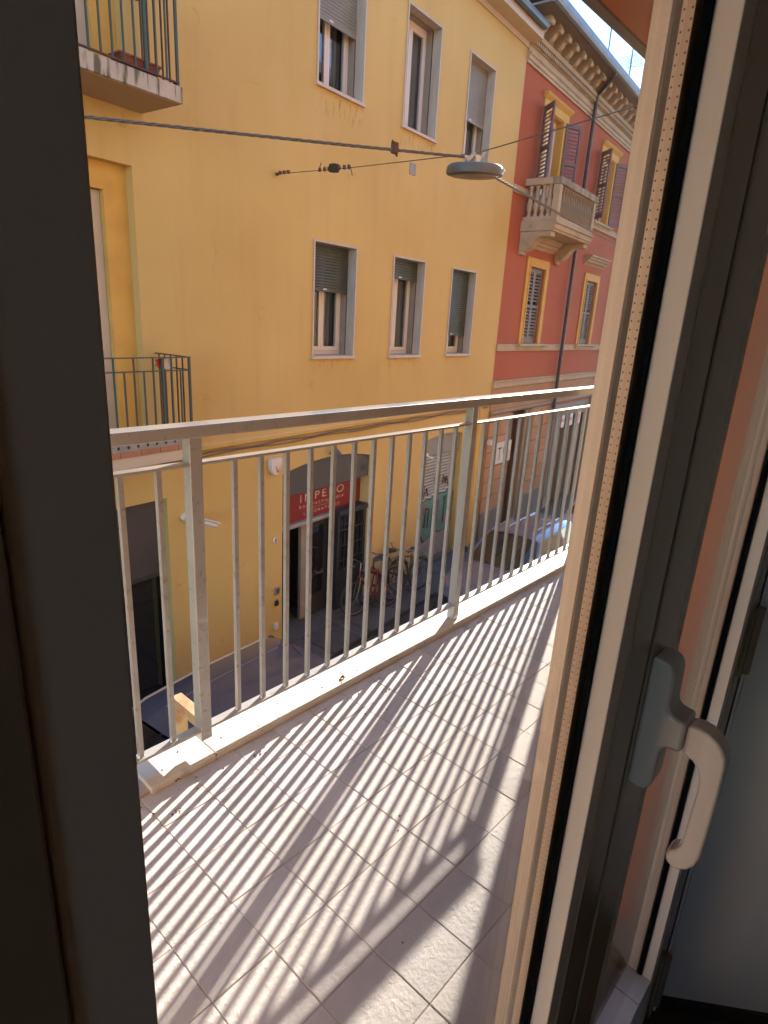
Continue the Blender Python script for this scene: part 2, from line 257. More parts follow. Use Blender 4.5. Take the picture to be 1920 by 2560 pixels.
# ------------------------------------------------------------------ mesh builder
class MB:
    def __init__(s): s.v = []; s.f = []
    def add(s, vs, fs):
        o = len(s.v); s.v += [tuple(v) for v in vs]; s.f += [tuple(i + o for i in f) for f in fs]; return s
    def box(s, x0, x1, y0, y1, z0, z1):
        return s.add([(x0, y0, z0), (x1, y0, z0), (x1, y1, z0), (x0, y1, z0), (x0, y0, z1), (x1, y0, z1), (x1, y1, z1), (x0, y1, z1)],
                     [(0, 3, 2, 1), (4, 5, 6, 7), (0, 1, 5, 4), (1, 2, 6, 5), (2, 3, 7, 6), (3, 0, 4, 7)])
    def prism(s, poly, axis, lo, hi, ngon=False):
        """poly in the two other axes (x: (y,z)  y: (x,z)  z: (x,y)), extruded lo..hi along axis"""
        n = len(poly)
        def P(p, w): return {'x': (w, p[0], p[1]), 'y': (p[0], w, p[1]), 'z': (p[0], p[1], w)}[axis]
        a = [P(p, lo) for p in poly]; b = [P(p, hi) for p in poly]
        fs = [(i, (i + 1) % n, n + (i + 1) % n, n + i) for i in range(n)]
        if ngon: fs += [tuple(range(n))[::-1], tuple(range(n, 2 * n))]
        else:
            tri = tessellate_polygon([[Vector((p[0], p[1], 0)) for p in poly]])
            fs += [tuple(t) for t in tri] + [tuple(n + i for i in reversed(t)) for t in tri]
        return s.add(a + b, fs)
    def tube(s, pts, r, n=6, cap=True, close=False):
        pts = [Vector(p) for p in pts]; m = len(pts); rs = r if isinstance(r, (list, tuple)) else [r] * m
        rings = []; prev = None
        for i, p in enumerate(pts):
            if close: d = pts[(i + 1) % m] - pts[i - 1]
            else: d = (pts[min(i + 1, m - 1)] - pts[max(i - 1, 0)])
            d.normalize()
            if prev is None:
                up = Vector((0, 0, 1)) if abs(d.z) < 0.9 else Vector((1, 0, 0)); u = d.cross(up).normalized()
            else:
                u = prev - d * prev.dot(d); u.normalize()
            prev = u; w = d.cross(u)
            rings.append([p + (u * math.cos(2 * math.pi * k / n) + w * math.sin(2 * math.pi * k / n)) * rs[i] for k in range(n)])
        vs = [v for g in rings for v in g]; fs = []
        for i in range(m if close else m - 1):
            j = (i + 1) % m
            for k in range(n): fs.append((i * n + k, i * n + (k + 1) % n, j * n + (k + 1) % n, j * n + k))
        if cap and not close: fs += [tuple(range(n))[::-1], tuple(range((m - 1) * n, m * n))]
        return s.add(vs, fs)
    def cyl(s, p, q, r, n=12): return s.tube([p, q], r, n)
    def bar(s, p, q, w, h, up=(0, 0, 1)):
        p, q = Vector(p), Vector(q); d = (q - p).normalized(); upv = Vector(up)
        if abs(d.dot(upv)) > 0.95: upv = Vector((1, 0, 0))
        u = d.cross(upv).normalized() * w / 2; t = u.cross(d).normalized() * h / 2
        return s.add([p - u - t, p + u - t, p + u + t, p - u + t, q - u - t, q + u - t, q + u + t, q - u + t],
                     [(3, 2, 1, 0), (4, 5, 6, 7), (0, 1, 5, 4), (1, 2, 6, 5), (2, 3, 7, 6), (3, 0, 4, 7)])
    def lathe(s, prof, c, n=16, axis='z'):
        vs = []; fs = []; m = len(prof)
        for r, h in prof:
            for k in range(n):
                a = 2 * math.pi * k / n; x, y = r * math.cos(a), r * math.sin(a)
                p = {'z': (x, y, h), 'y': (x, h, y), 'x': (h, x, y)}[axis]; vs.append((c[0] + p[0], c[1] + p[1], c[2] + p[2]))
        for i in range(m - 1):
            for k in range(n): fs.append((i * n + k, i * n + (k + 1) % n, (i + 1) * n + (k + 1) % n, (i + 1) * n + k))
        fs += [tuple(range(n))[::-1], tuple(range((m - 1) * n, m * n))]
        return s.add(vs, fs)
    def torus(s, c, R_, r, u, w, n=28, k=6):
        u = Vector(u).normalized(); w = Vector(w).normalized(); c = Vector(c)
        return s.tube([c + (u * math.cos(2 * math.pi * i / n) + w * math.sin(2 * math.pi * i / n)) * R_ for i in range(n)], r, k, close=True)
    def grid(s, rows):
        n = len(rows[0]); vs = [p for r in rows for p in r]
        fs = [(i * n + j, i * n + j + 1, (i + 1) * n + j + 1, (i + 1) * n + j) for i in range(len(rows) - 1) for j in range(n - 1)]
        return s.add(vs, fs)
    def build(s, name, mat, parent=None, origin=None, frame=None, smooth=False, bevel=0.0, seg=2, tilt=None):
        if parent is not None: org = ORI[parent.name]
        else: org = Vector(origin if origin is not None else (0, 0, 0))
        me = bpy.data.meshes.new(name); me.from_pydata([(v[0] - org[0], v[1] - org[1], v[2] - org[2]) for v in s.v], [], s.f); me.update()
        bm = bmesh.new(); bm.from_mesh(me); bmesh.ops.recalc_face_normals(bm, faces=bm.faces); bm.to_mesh(me); bm.free()
        me.materials.append(M[mat] if isinstance(mat, str) else mat)
        if smooth:
            for p in me.polygons: p.use_smooth = True
        o = bpy.data.objects.new(name, me); COL.objects.link(o)
        if parent is not None: o.parent = parent
        else: o.matrix_world = (frame if frame is not None else FRAME_F) @ Matrix.Translation(org)
        ORI[o.name] = Vector(org)
        if bevel:
            b = o.modifiers.new('bevel', 'BEVEL'); b.width = bevel; b.segments = seg; b.limit_method = 'ANGLE'; b.angle_limit = R(35); b.harden_normals = smooth
        if smooth and not bevel: smooth_by_angle(o)
        if smooth and bevel: smooth_by_angle(o)
        return o
def smooth_by_angle(o, deg=40):
    me = o.data; bm = bmesh.new(); bm.from_mesh(me)
    for e in bm.edges:
        if len(e.link_faces) == 2 and e.calc_face_angle(0) > R(deg): e.smooth = False
    bm.to_mesh(me); bm.free()
def tag(o, label=None, cat=None, group=None, kind=None):
    if label: o['label'] = label
    if cat: o['category'] = cat
    if group: o['group'] = group
    if kind: o['kind'] = kind
    return o
def thing(name, label, cat, org, frame=FRAME_F, group=None, rot=None):
    o = bpy.data.objects.new(name, None); COL.objects.link(o); o.empty_display_size = 0.1
    m = frame @ Matrix.Translation(org)
    if rot is not None: m = m @ rot
    o.matrix_world = m; ORI[o.name] = Vector(org); return tag(o, label, cat, group)
def struct(name, mb, mat, org=(0, 0, 0), frame=FRAME_F, **kw):
    return tag(mb.build(name, mat, None, org, frame, **kw), kind='structure')
def inst(src, loc, parent, name=None):
    o = src.copy(); COL.objects.link(o); o.parent = parent; o.location = loc; ORI[o.name] = ORI[parent.name]; return o
def wall_with_holes(mb, outer, holes, y, depth):
    """sheet at y facing -y with openings; the edges of each opening are turned in by its depth"""
    loops = [[Vector((p[0], p[1], 0)) for p in outer]] + [[Vector((p[0], p[1], 0)) for p in h] for h, _ in holes]
    flat = [p for l in loops for p in l]
    mb.add([(p.x, y, p.y) for p in flat], [tuple(t) for t in tessellate_polygon(loops)])
    for h, d in holes:
        n = len(h); mb.add([(p[0], y, p[1]) for p in h] + [(p[0], y + d, p[1]) for p in h], [(i, (i + 1) % n, n + (i + 1) % n, n + i) for i in range(n)])
def rect(a0, a1, z0, z1): return [(a0, z0), (a1, z0), (a1, z1), (a0, z1)]
def arch(a0, a1, z0, zs, rise, n=14):
    c = (a0 + a1) / 2; h = (a1 - a0) / 2
    return [(a0, z0), (a1, z0)] + [(c + h * math.cos(math.pi * k / n), zs + rise * (1 - ((c + h * math.cos(math.pi * k / n) - c) / h) ** 2)) for k in range(n + 1)]

GZ = -EYE    # street level in either frame
# ================================================================== the setting: street
g = MB(); g.add([(-150, -200, GZ - 0.02), (250, -200, GZ - 0.02), (250, 250, GZ - 0.02), (-150, 250, GZ - 0.02)], [(0, 1, 2, 3)])
street = struct('street', g, 'asphalt')
# basalt paving where the street shows between the balusters
pv = MB().box(-0.295, 0.295, -0.195, 0.195, -0.03, 0.0).build('paver', 'paver', street)
pv.location = (0, 0, 0); first = True; rows = 0
for r in range(9):
    y = -1.12 - 0.4 * r
    for c in range(15):
        x = 4.6 + 0.6 * c + (0.3 if r % 2 else 0)
        loc = (x, y, GZ - 0.001 + random.uniform(-0.003, 0.003))
        if first: pv.location = loc; first = False
        else: inst(pv, loc, street)
sw = MB().box(-8, 26, -0.9, 0.3, GZ - 0.01, GZ + 0.055); sidewalk = struct('sidewalk', sw, 'asphalt')
sl = MB().box(-0.49, 0.49, -0.445, 0.445, -0.02, 0.012).build('paving_slab', 'granite', sidewalk, bevel=0.004); first = True
for c in range(14):
    loc = (3.2 + c * 1.0, -0.45, GZ + 0.058 + random.uniform(-0.002, 0.002))
    if first: sl.location = loc; first = False
    else: inst(sl, loc, sidewalk)

# ================================================================== own house: room, wall, balcony
O = FRAME_O
FLZ = -1.242; KZ = -1.222
rf = -1.44
struct('room_floor', MB().box(-1.4, 1.9, -2.4, 0.21, rf - 0.1, rf), 'room_floor', frame=O)
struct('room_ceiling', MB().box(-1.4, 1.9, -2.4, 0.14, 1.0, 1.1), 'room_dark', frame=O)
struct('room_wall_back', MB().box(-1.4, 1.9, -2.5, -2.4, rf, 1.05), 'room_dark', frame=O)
struct('room_wall_left', MB().box(-1.5, -1.4, -2.4, -0.32, rf, 1.05).box(-1.5, -1.4, -0.05, 0.14, rf, 1.05).box(-1.5, -1.4, -0.32, -0.05, rf, -0.85).box(-1.5, -1.4, -0.32, -0.05, 0.80, 1.05), 'room_dark', frame=O)  # gap left for the added fill window
rw = MB(); rw.prism([(1.186, 0.149), (1.40, -0.155), (1.9, -0.155), (1.9, 0.149)], 'z', rf, 1.05)
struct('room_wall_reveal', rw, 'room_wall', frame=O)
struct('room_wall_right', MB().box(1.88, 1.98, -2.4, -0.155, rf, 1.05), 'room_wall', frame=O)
struct('skirting_board', MB().prism([(1.180, 0.143), (1.392, -0.158), (1.400, -0.152), (1.187, 0.148)], 'z', rf, rf + 0.035), 'wood_dark', frame=O)
ow = thing('own_house', 'orange plastered house wall around the balcony door we look through', 'house', (0, 0.3, GZ), O)
w = MB()
w.box(-1.7, -0.17, 0.15, 0.32, GZ, 6.5); w.box(-1.7, -1.51, -5.5, -0.32, GZ, 6.5); w.box(-1.7, -1.51, -0.05, 0.15, GZ, 6.5); w.box(-1.7, -1.51, -0.32, -0.05, GZ, -0.85); w.box(-1.7, -1.51, -0.32, -0.05, 0.80, 6.5); w.box(1.15, 3.05, 0.15, 0.32, GZ, 6.5)  # includes the opening for the added fill window
w.box(-0.17, 1.15, 0.15, 0.32, 0.80, 6.5); w.box(-0.17, 1.15, 0.2, 0.32, GZ, -1.30)
w.build('wall', 'own_pale', ow)
MB().box(1.146, 1.1498, 0.214, 0.3225, -1.40, 0.80).build('door_reveal', 'own_wall', ow)
MB().box(3.05, 22, -3, 1.245, GZ, 6.5).build('side_wall', 'own_pale', ow)
MB().box(-1.51, 3.05, -5.5, -4.3, GZ, 6.5).build('rear_wall', 'own_pale', ow)
rfm = MB(); rfm.box(-1.7, 22, -5.5, 1.6, 6.5, 6.75); rfm.build('roof_slab', 'own_grey', ow)
sb = MB().box(-1.7, 9, 0.32, 1.45, 1.27, 1.42); ub = sb.build('upper_balcony', 'own_wall', ow)
MB().box(-1.7, 9, 1.405, 1.453, 1.258, 1.425).build('drip_edge', 'own_grey', ub)
fr = MB()
fr.box(-0.17, -0.045, 0.165, 0.23, -1.40, 0.80); fr.box(1.172, 1.186, 0.145, 0.19, rf, 0.80); fr.box(1.075, 1.149, 0.196, 0.213, -1.40, 0.80); fr.box(-0.045, 1.075, 0.165, 0.23, 0.755, 0.80)
fr.build('door_frame', 'frame_out', ow)
MB().box(-1.75, -1.69, 0.321, 1.43, FLZ - 0.17, 1.27).build('added_light_screen', 'bounce_cream', ow)  # unseen screen added to block sky light from the left and bounce sun
fill_win = MB(); fill_win.box(-1.62, -1.57, -0.32, -0.29, -0.85, 0.80); fill_win.box(-1.62, -1.57, -0.08, -0.05, -0.85, 0.80); fill_win.box(-1.62, -1.57, -0.29, -0.08, 0.76, 0.80); fill_win.box(-1.62, -1.57, -0.29, -0.08, -0.85, -0.81)  # unseen window added to let fill light onto handle and reveal
fill_win = fill_win.build('side_window', 'frame_out', ow); MB().box(-1.60, -1.595, -0.29, -0.08, -0.81, 0.76).build('pane', 'glass', fill_win)  # frame and pane of the added fill-light opening
MB().box(-0.17, 1.15, 0.212, 0.296, -1.30, -1.225).build('threshold', 'kerb', ow)

# balcony floor with every tile
bf = struct('balcony_floor', MB().box(-1.7, 3.35, 0.27, 1.42, FLZ - 0.17, FLZ - 0.002), 'grout', frame=O)
PX, PY = 0.1439, 0.1472
tl = MB().box(-PX / 2 + 0.001, PX / 2 - 0.001, -PY / 2 + 0.001, PY / 2 - 0.001, -0.01, 0.0).build('floor_tile', 'tile', bf, bevel=0.0014, seg=1)
first = True
for i in range(-10, 18):
    for j in range(-1, 7):
        x = 0.715 + PX * (i + 0.5); y = 0.444 + PY * (j - 0.5)
        if x > 3.0: continue
        loc = (x, y, FLZ + random.uniform(-0.0008, 0.0008))
        if first: tl.location = loc; first = False
        else:
            t_ = inst(tl, loc, bf); t_.rotation_euler = (random.uniform(-.004, .004), random.uniform(-.004, .004), 0)
kb = struct('balcony_kerb', MB().box(-1.7, 3.35, 1.31, 1.415, FLZ - 0.002, KZ - 0.012), 'grout', frame=O)
for x0, x1 in ((-1.69, -0.602), (-0.6, 0.44), (0.6015, 0.7985), (0.8005, 2.06), (2.062, 3.34)):
    MB().box(x0, x1, 1.302, 1.425, KZ - 0.022, KZ).build('kerb_slab', 'kerb', kb, bevel=0.003, seg=2)
# crumbs, dry leaf
lf = MB()
for k in range(10):
    a = 2 * math.pi * k / 10; lf.v.append((0.011 * math.cos(a), 0.008 * math.sin(a), 0.004 + 0.004 * math.sin(2 * a)))
lf.v.append((0, 0, 0.0015)); lf.f = [(k, (k + 1) % 10, 10) for k in range(10)]
lf.v = [(v[0] + 1.335, v[1] + 1.335, v[2] + KZ) for v in lf.v]
tag(lf.build('dry_leaf', 'leaf_dry', None, (1.335, 1.335, KZ), O), 'small curled dry leaf lying on the white kerb', 'leaf')
cr = MB()
for k in range(150):
    x = random.uniform(0.45, 2.9); on = random.random() < 0.45
    y = random.uniform(1.292, 1.40) if on else random.choice((random.gauss(1.26, 0.012), random.uniform(0.5, 1.25)))
    z = KZ if on else FLZ; r = random.uniform(0.0012, 0.0035)
    cr.lathe([(r, 0), (r * 0.8, r * 0.6), (r * 0.3, r * 0.9)], (x, y, z), 5)
for cx, cy_, n, sp in ((0.668, 1.285, 7, 0.008), (0.61, 1.205, 12, 0.014), (0.90, 1.235, 8, 0.010), (1.42, 1.20, 8, 0.012)):
    for k in range(n):
        r = random.uniform(0.0012, 0.0028); cr.lathe([(r, 0), (r, r * 0.5), (r * 0.4, r)], (cx + random.gauss(0, sp), cy_ + random.gauss(0, sp * 0.5), KZ if cy_ > 1.28 else FLZ), 5)
tag(cr.build('dirt_crumbs', 'crumb', None, (1, 1.2, FLZ), O), 'scattered dark crumbs of dirt on the balcony floor', 'dirt', kind='stuff')

# ================================================================== balcony railing
rl = thing('balcony_railing', 'grey painted metal railing with square balusters along our balcony', 'railing', (0.8, 1.35, KZ), O)
MB().box(-1.685, 3.19, 1.325, 1.38, -0.302, -0.270).build('top_rail', 'rail', rl, bevel=0.003)
MB().box(-1.66, 3.17, 1.335, 1.365, -0.374, -0.366).build('middle_rail', 'rail', rl, bevel=0.001)
MB().box(-1.66, 3.17, 1.335, 1.365, -1.157, -1.148).build('bottom_rail', 'rail', rl, bevel=0.001)
for px, zb in ((-1.64, KZ), (-0.43, KZ), (0.79, -1.185), (2.012, KZ), (3.15, KZ)):
    MB().box(px - 0.0175, px + 0.0175, 1.332, 1.368, zb, -0.302).build('post', 'rail', rl, bevel=0.0025)
bal = MB().box(-0.0065, 0.0065, -0.0065, 0.0065, -1.148, -0.374).build('baluster', 'rail', rl)
bal.data.transform(Matrix.Translation(ORI[rl.name]) @ Matrix.Translation((0, 0, -KZ)))
bal.location = Vector((0.91, 1.35, 0)) - ORI[rl.name] + Vector((0, 0, KZ))
bx = []
for p0, p1 in ((-1.64, -0.43), (-0.43, 0.79), (0.79, 2.012), (2.012, 3.15)):
    n = 12 if p0 < 2 else 11
    bx += [p0 + 0.0275 + (p1 - p0 - 0.008) * k / (n + 1) + 0.0 for k in range(1, n + 1)]
bx = [(-1.64 + 0.0935 * k) for k in range(1, 13)] + [(-0.43 + 0.0938 * k) for k in range(1, 13)]
bx += [0.91 + 0.0909 * k for k in range(12)] + [2.112 + 0.0935 * k for k in range(11)]
for k, x in enumerate(bx):
    loc = Vector((x, 1.35, 0)) - ORI[rl.name] + Vector((0, 0, KZ))
    o_ = bal if k == 0 else inst(bal, loc, rl)
    o_.location = loc; o_.rotation_euler = (random.uniform(-.002, .002), random.uniform(-.003, .003), random.uniform(-.06, .06))
bk = MB(); bk.bar((0.79, 1.365, -1.135), (0.79, 1.50, -1.135), 0.034, 0.034); bk.bar((0.79, 1.484, -1.15), (0.79, 1.484, -1.42), 0.034, 0.034)
bk.build('wall_bracket', 'bracket', rl, bevel=0.002)['label'] = 'rusty cream bracket carrying the post over the slab edge'
wl = MB()
for x in bx[12:]:
    wl.lathe([(0.011, 0), (0.009, 0.004), (0.0075, 0.007)], (x, 1.35, -1.1485), 8)
wl.build('weld_beads', 'rail', rl)['kind'] = 'stuff'

# ================================================================== the glazed balcony door: two leaves
GT, GB = 0.66, -1.365     # glass top and bottom
def leaf(label, x0, x1, s0, s1, handle_side, cat='door'):
    """x0..x1 glass opening, s0 / s1 outer edges of the stiles"""
    t = thing('door_leaf', label, cat, ((x0 + x1) / 2, 0.18, -1.42), O, 'two glazed leaves of the balcony door')
    bw = 0.026
    for a, b in ((s0, x0 - bw - 0.0008), (x1 + bw + 0.0008, s1)):
        MB().box(a, b, 0.15, 0.205, -1.42, 0.76).build('stile', 'frame', t, bevel=0.0012)
    MB().box(x0 - bw, x1 + bw, 0.15, 0.205, GT + bw + 0.001, 0.76).build('top_rail', 'frame', t, bevel=0.0012)
    MB().box(x0 - bw, x1 + bw, 0.15, 0.205, -1.42, GB - bw - 0.001).build('bottom_rail', 'frame', t, bevel=0.0012)
    for a, b in ((x0 - bw, x0), (x1, x1 + bw)): MB().box(a, b, 0.1512, 0.1695, GB, GT).build('glazing_bead', 'frame_out', t, bevel=0.001)
    for a, b in ((GB - bw, GB), (GT, GT + bw)): MB().box(x0 - bw, x1 + bw, 0.1512, 0.1695, a, b).build('glazing_bead', 'frame_out', t, bevel=0.001)
    for y0, y1 in ((0.1750, 0.1776), (0.1862, 0.1902)): MB().box(x0 - 0.008, x1 + 0.008, y0, y1, GB - 0.008, GT + 0.008).build('glass_pane', 'glass', t)
    for x, sgn in ((x0, 1), (x1, -1)):
        # rubber, spacer bar and outer lip seen through the panes
        lo, hi = sorted((x - sgn * 0.006, x + sgn * 0.0035)); MB().box(lo, hi, 0.1697, 0.1749, GB, GT).build('gasket', 'gasket', t)
        lo, hi = sorted((x - sgn * 0.006, x + sgn * 0.010)); sp = MB().box(lo, hi, 0.1778, 0.1860, GB, GT).build('spacer_bar', 'spacer', t)
        lo, hi = sorted((x - sgn * 0.006, x + sgn * 0.0104)); MB().box(lo, hi, 0.1904, 0.1925, GB, GT).build('gasket', 'gasket_grey', t)
        lo, hi = sorted((x - sgn * 0.026, x + sgn * 0.0108)); lp = MB(); lp.prism([(lo, 0.1926), (hi, 0.1926), (hi, 0.2052), ((lo + hi) / 2 , 0.212), (lo, 0.212)] if sgn > 0 else [(lo, 0.1926), (hi, 0.1926), (hi, 0.212), ((lo + hi) / 2, 0.212), (lo, 0.2052)], 'z', GB - 0.02, GT + 0.02)
        lp.build('outer_lip', 'frame_out', t)
        face = x + sgn * 0.0102
        d = MB(); n = int((GT - GB) / 0.0062)
        for k in range(n):
            z = GB + 0.004 + k * 0.0062
            for y in (0.1793, 0.1844):
                d.add([(face, y + 0.0007 * math.cos(q * math.pi / 3), z + 0.0008 * math.sin(q * math.pi / 3)) for q in range(6)], [(0, 1, 2, 3, 4, 5)])
        o = d.build('perforations', 'dot', sp); o['kind'] = 'stuff'
    for z0, z1 in ((GB, GB + 0.01), (GT - 0.01, GT)):
        MB().box(x0 + 0.0105, x1 - 0.0105, 0.1777, 0.1859, z0, z1).build('spacer_bar', 'spacer', t)
        MB().box(x0 - 0.02, x1 + 0.02, 0.1927, 0.2120, (z0 - 0.02 if z0 < 0 else z0 + 0.003), (z1 - 0.003 if z0 < 0 else z1 + 0.02)).build('outer_lip', 'frame_out', t)
    return t
leafA = leaf('left glazed leaf of the balcony door, filling most of the view', 0.0664, 0.482, -0.042, 0.5655, 1)
leafB = leaf('narrow looking right leaf of the balcony door, with the lever handle', 0.680, 1.065, 0.5772, 1.171, 0)
MB().box(0.5659, 0.5768, 0.156, 0.20, -1.42, 0.76).build('closing_strip', 'gasket_grey', leafB)
# lever handle: side profile traced in (y, z), given its thickness along x
def rounded(poly, it=2):
    for _ in range(it):
        q = []
        for i, p in enumerate(poly):
            a, b = Vector(p), Vector(poly[(i + 1) % len(poly)]); q += [tuple(a * 0.75 + b * 0.25), tuple(a * 0.25 + b * 0.75)]
        poly = q
    return poly
esc = [(0.1502, -0.302), (0.1502, -0.453), (0.1355, -0.453), (0.1305, -0.4505), (0.1278, -0.446), (0.1268, -0.440), (0.1262, -0.404), (0.1245, -0.3975), (0.1205, -0.3940), (0.1160, -0.3930), (0.1075, -0.3925), (0.1075, -0.3590), (0.1160, -0.3582), (0.1205, -0.3570), (0.1245, -0.3532), (0.1260, -0.347), (0.1266, -0.317), (0.1282, -0.3095), (0.1315, -0.3045), (0.1370, -0.302)]
hb = MB(); hb.prism(esc, 'x', 0.5815, 0.617, True); base = hb.build('handle_base', 'handle_base', leafB, smooth=True, bevel=0.0042, seg=5)
gp = [(0.1065, -0.3922), (0.1065, -0.3597), (0.0965, -0.3582), (0.0875, -0.3596), (0.080, -0.3635), (0.0738, -0.3702), (0.0697, -0.3785), (0.0680, -0.388), (0.0676, -0.4184), (0.0680, -0.46), (0.0689, -0.4977), (0.0712, -0.509), (0.0768, -0.5185), (0.085, -0.5245), (0.0927, -0.5250), (0.0985, -0.5205), (0.0997, -0.5140), (0.0975, -0.506), (0.0920, -0.5035), (0.0888, -0.4985), (0.0877, -0.490), (0.0870, -0.46), (0.0858, -0.425), (0.0868, -0.411), (0.0905, -0.4015), (0.0965, -0.3955)]
hg = MB(); hg.prism(gp, 'x', 0.5832, 0.6065, True); hg.build('handle_grip', 'handle', leafB, smooth=True, bevel=0.0062, seg=5)
for z0, z1 in ((-0.565, -0.437), (-1.40, -1.256)):
    h = MB(); zm = z0 + (z1 - z0) * 0.42
    h.cyl((1.158, 0.146, z0), (1.158, 0.146, zm - 0.001), 0.0085, 14); h.cyl((1.158, 0.146, zm + 0.001), (1.158, 0.146, z1), 0.0085, 14); h.box(1.130, 1.158, 0.1465, 0.151, z0, z1)
    h.build('hinge', 'frame', leafB, smooth=True)
# wire-cord blind ladder tag / ratings stamped on the spacer stay as plain perforations

# ================================================================== yellow house across the street
yh = thing('yellow_house', 'tall yellow plastered house with two rows of small windows', 'house', (4.0, 0.0, GZ))
SHOP = arch(6.42, 8.62, GZ, -2.335, 0.127); DOOR2 = arch(10.53, 12.01, GZ, -2.31, 0.07)
WIN = [(7.02, -0.585, 1.045, 0.386, 0), (9.0, -0.595, 1.045, 0.745, 1), (10.95, -0.587, 1.04, -0.216, 0), (7.02, 2.99, 4.61, 3.838, 0), (9.02, 2.98, 4.615, 9, 1), (10.975, 2.99, 4.605, 3.658, 2)]
ww = 0.965
wm = MB()
holes = [(rect(a + 0.008, a + ww + 0.012, zb - 0.02, zt - 0.008), 0.15) for a, zb, zt, zs, c in WIN]
holes += [(SHOP, 0.27), (DOOR2, 0.16), (rect(2.4, 4.19, -1.50, 1.40), 0.127), (rect(2.4, 4.19, 2.07, 4.95), 0.127), (rect(2.2, 4.39, GZ, -2.30), 0.10)]
wall_with_holes(wm, rect(-8, 13.2, GZ - 0.02, 5.5), holes, 0.0, 0.2)
wm.build('wall', 'yellow', yh)
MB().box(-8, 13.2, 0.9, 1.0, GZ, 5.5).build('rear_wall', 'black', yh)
sb_ = MB(); sb_.box(13.1, 13.19, 0.02, 6, GZ, 6.0); sb_.build('side_wall', 'yellow_jamb', yh)
for z0, z1 in ((-1.50, 1.40), (2.07, 4.95)):
    # door recesses of the two small balconies
    r = MB(); wall_with_holes(r, rect(2.4, 4.19, z0, z1), [(rect(2.9, 3.92, z0, z0 + 2.64), 0.14)], 0.1275, 0.14); r.build('recess_wall', 'yellow_jamb', yh)
    d = MB(); d.box(3.80, 3.915, 0.20, 0.26, z0, z0 + 2.63); d.box(2.9, 3.80, 0.20, 0.26, z0 + 2.53, z0 + 2.63); d.box(2.9, 3.02, 0.20, 0.26, z0, z0 + 2.53)
    dd = d.build('balcony_door', 'cream', yh); MB().box(3.02, 3.80, 0.235, 0.24, z0, z0 + 2.53).build('pane', 'far_glass', dd)
def yellow_window(a, zb, zt, zs, cur):
    a1 = a + ww
    f = MB(); y0, y1 = 0.285, 0.335; b0, b1 = a + 0.02, a1
    f.box(b0, b0 + 0.05, y0, y1, zb, zt - 0.02); f.box(b1 - 0.05, b1, y0, y1, zb, zt - 0.02); f.box(b0 + 0.05, b1 - 0.05, y0, y1, zb, zb + 0.06); f.box(b0 + 0.05, b1 - 0.05, y0, y1, zt - 0.08, zt - 0.02)
    c = (b0 + b1) / 2; y0 -= 0.012; y1 -= 0.01
    for l, r in ((b0 + 0.052, c - 0.0015), (c + 0.0015, b1 - 0.052)):
        f.box(l, l + 0.055, y0, y1, zb + 0.062, zt - 0.082); f.box(r - 0.055, r, y0, y1, zb + 0.062, zt - 0.082)
        f.box(l + 0.055, r - 0.055, y0, y1, zb + 0.062, zb + 0.125); f.box(l + 0.055, r - 0.055, y0, y1, zt - 0.145, zt - 0.082)
    wn = f.build('window', 'sash_white', yh, bevel=0.003)
    for l, r in ((b0 + 0.107, c - 0.0565), (c + 0.0565, b1 - 0.107)): MB().box(l, r, 0.298, 0.302, zb + 0.12, zt - 0.14).build('pane', 'far_glass', wn)
    # marble lining of the opening, thin edge strips, sill
    s = MB(); e = 0.025
    for q in ((a + 0.02 - e, a + 0.02, -0.014, 0.15, zb, zt), (a1, a1 + e, -0.014, 0.15, zb, zt), (a + 0.0205, a1 - 0.0005, -0.0135, 0.15, zt - 0.02, zt + 0.012)): MB().box(*q).build('surround', 'marble_grey', wn)
    for q in ((a + 0.02 - e - 0.002, a + 0.018, -0.018, -0.0142, zb, zt + 0.012), (a1 + 0.002, a1 + e + 0.002, -0.018, -0.0142, zb, zt + 0.012)): MB().box(*q).build('surround_edge', 'marble_edge', wn)
    for q in ((a1 - 0.001, a1 + 0.03, 0.172, 0.285, zb, zt), (a - 0.03, a + 0.021, 0.172, 0.285, zb, zt), (a + 0.022, a1 - 0.002, 0.172, 0.285, zt - 0.021, zt + 0.02)): MB().box(*q).build('inner_lining', 'beige_post', wn)
    for q in ((a1 + 0.02, a1 + 0.03, 0.15, 0.172, zb, zt), (a - 0.03, a - 0.02, 0.15, 0.172, zb, zt)): MB().box(*q).build('shutter_guide', 'black', wn)
    MB().box(a - 0.025, a1 + 0.045, -0.045, 0.285, zb - 0.045, zb - 0.001).build('sill', 'marble_edge', wn, bevel=0.004)
    if zs < zt:
        sh = MB(); z = zt - 0.0; n = 0
        mat = 'roller_green' if zb < 1 else 'roller_grey'; p = 0.042
        while z - p > zs:
            sh.prism([(0.153, z), (0.1485, z - p * 0.5), (0.153, z - p + 0.005), (0.158, z - p + 0.005), (0.158, z)], 'x', a + 0.0, a1 + 0.02); z -= p
        sh.box(a, a1 + 0.02, 0.146, 0.164, z - 0.055, z); rs = sh.build('roller_shutter', mat, wn)
        MB().box(a + 0.38, a + 0.46, 0.138, 0.146, z - 0.03, z - 0.008).build('shutter_grip', 'white_plastic', rs)
    # what hangs behind the panes
    k = MB(); rows = []
    lo, hi = ((b0 + 0.05, b1 - 0.05) if cur else (c + 0.03, c + 0.30))
    for zz in (zb + 0.05, zt - 0.05):
        rows.append([(lo + (hi - lo) * q / 30, 0.38 + 0.018 * math.sin(q * 1.9) , zz) for q in range(31)])
    k.grid(rows); k.build('curtain', 'curtain', wn, smooth=True)
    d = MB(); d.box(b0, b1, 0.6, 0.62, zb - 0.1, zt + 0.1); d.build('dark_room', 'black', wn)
    return wn
for wv in WIN: yellow_window(*wv)
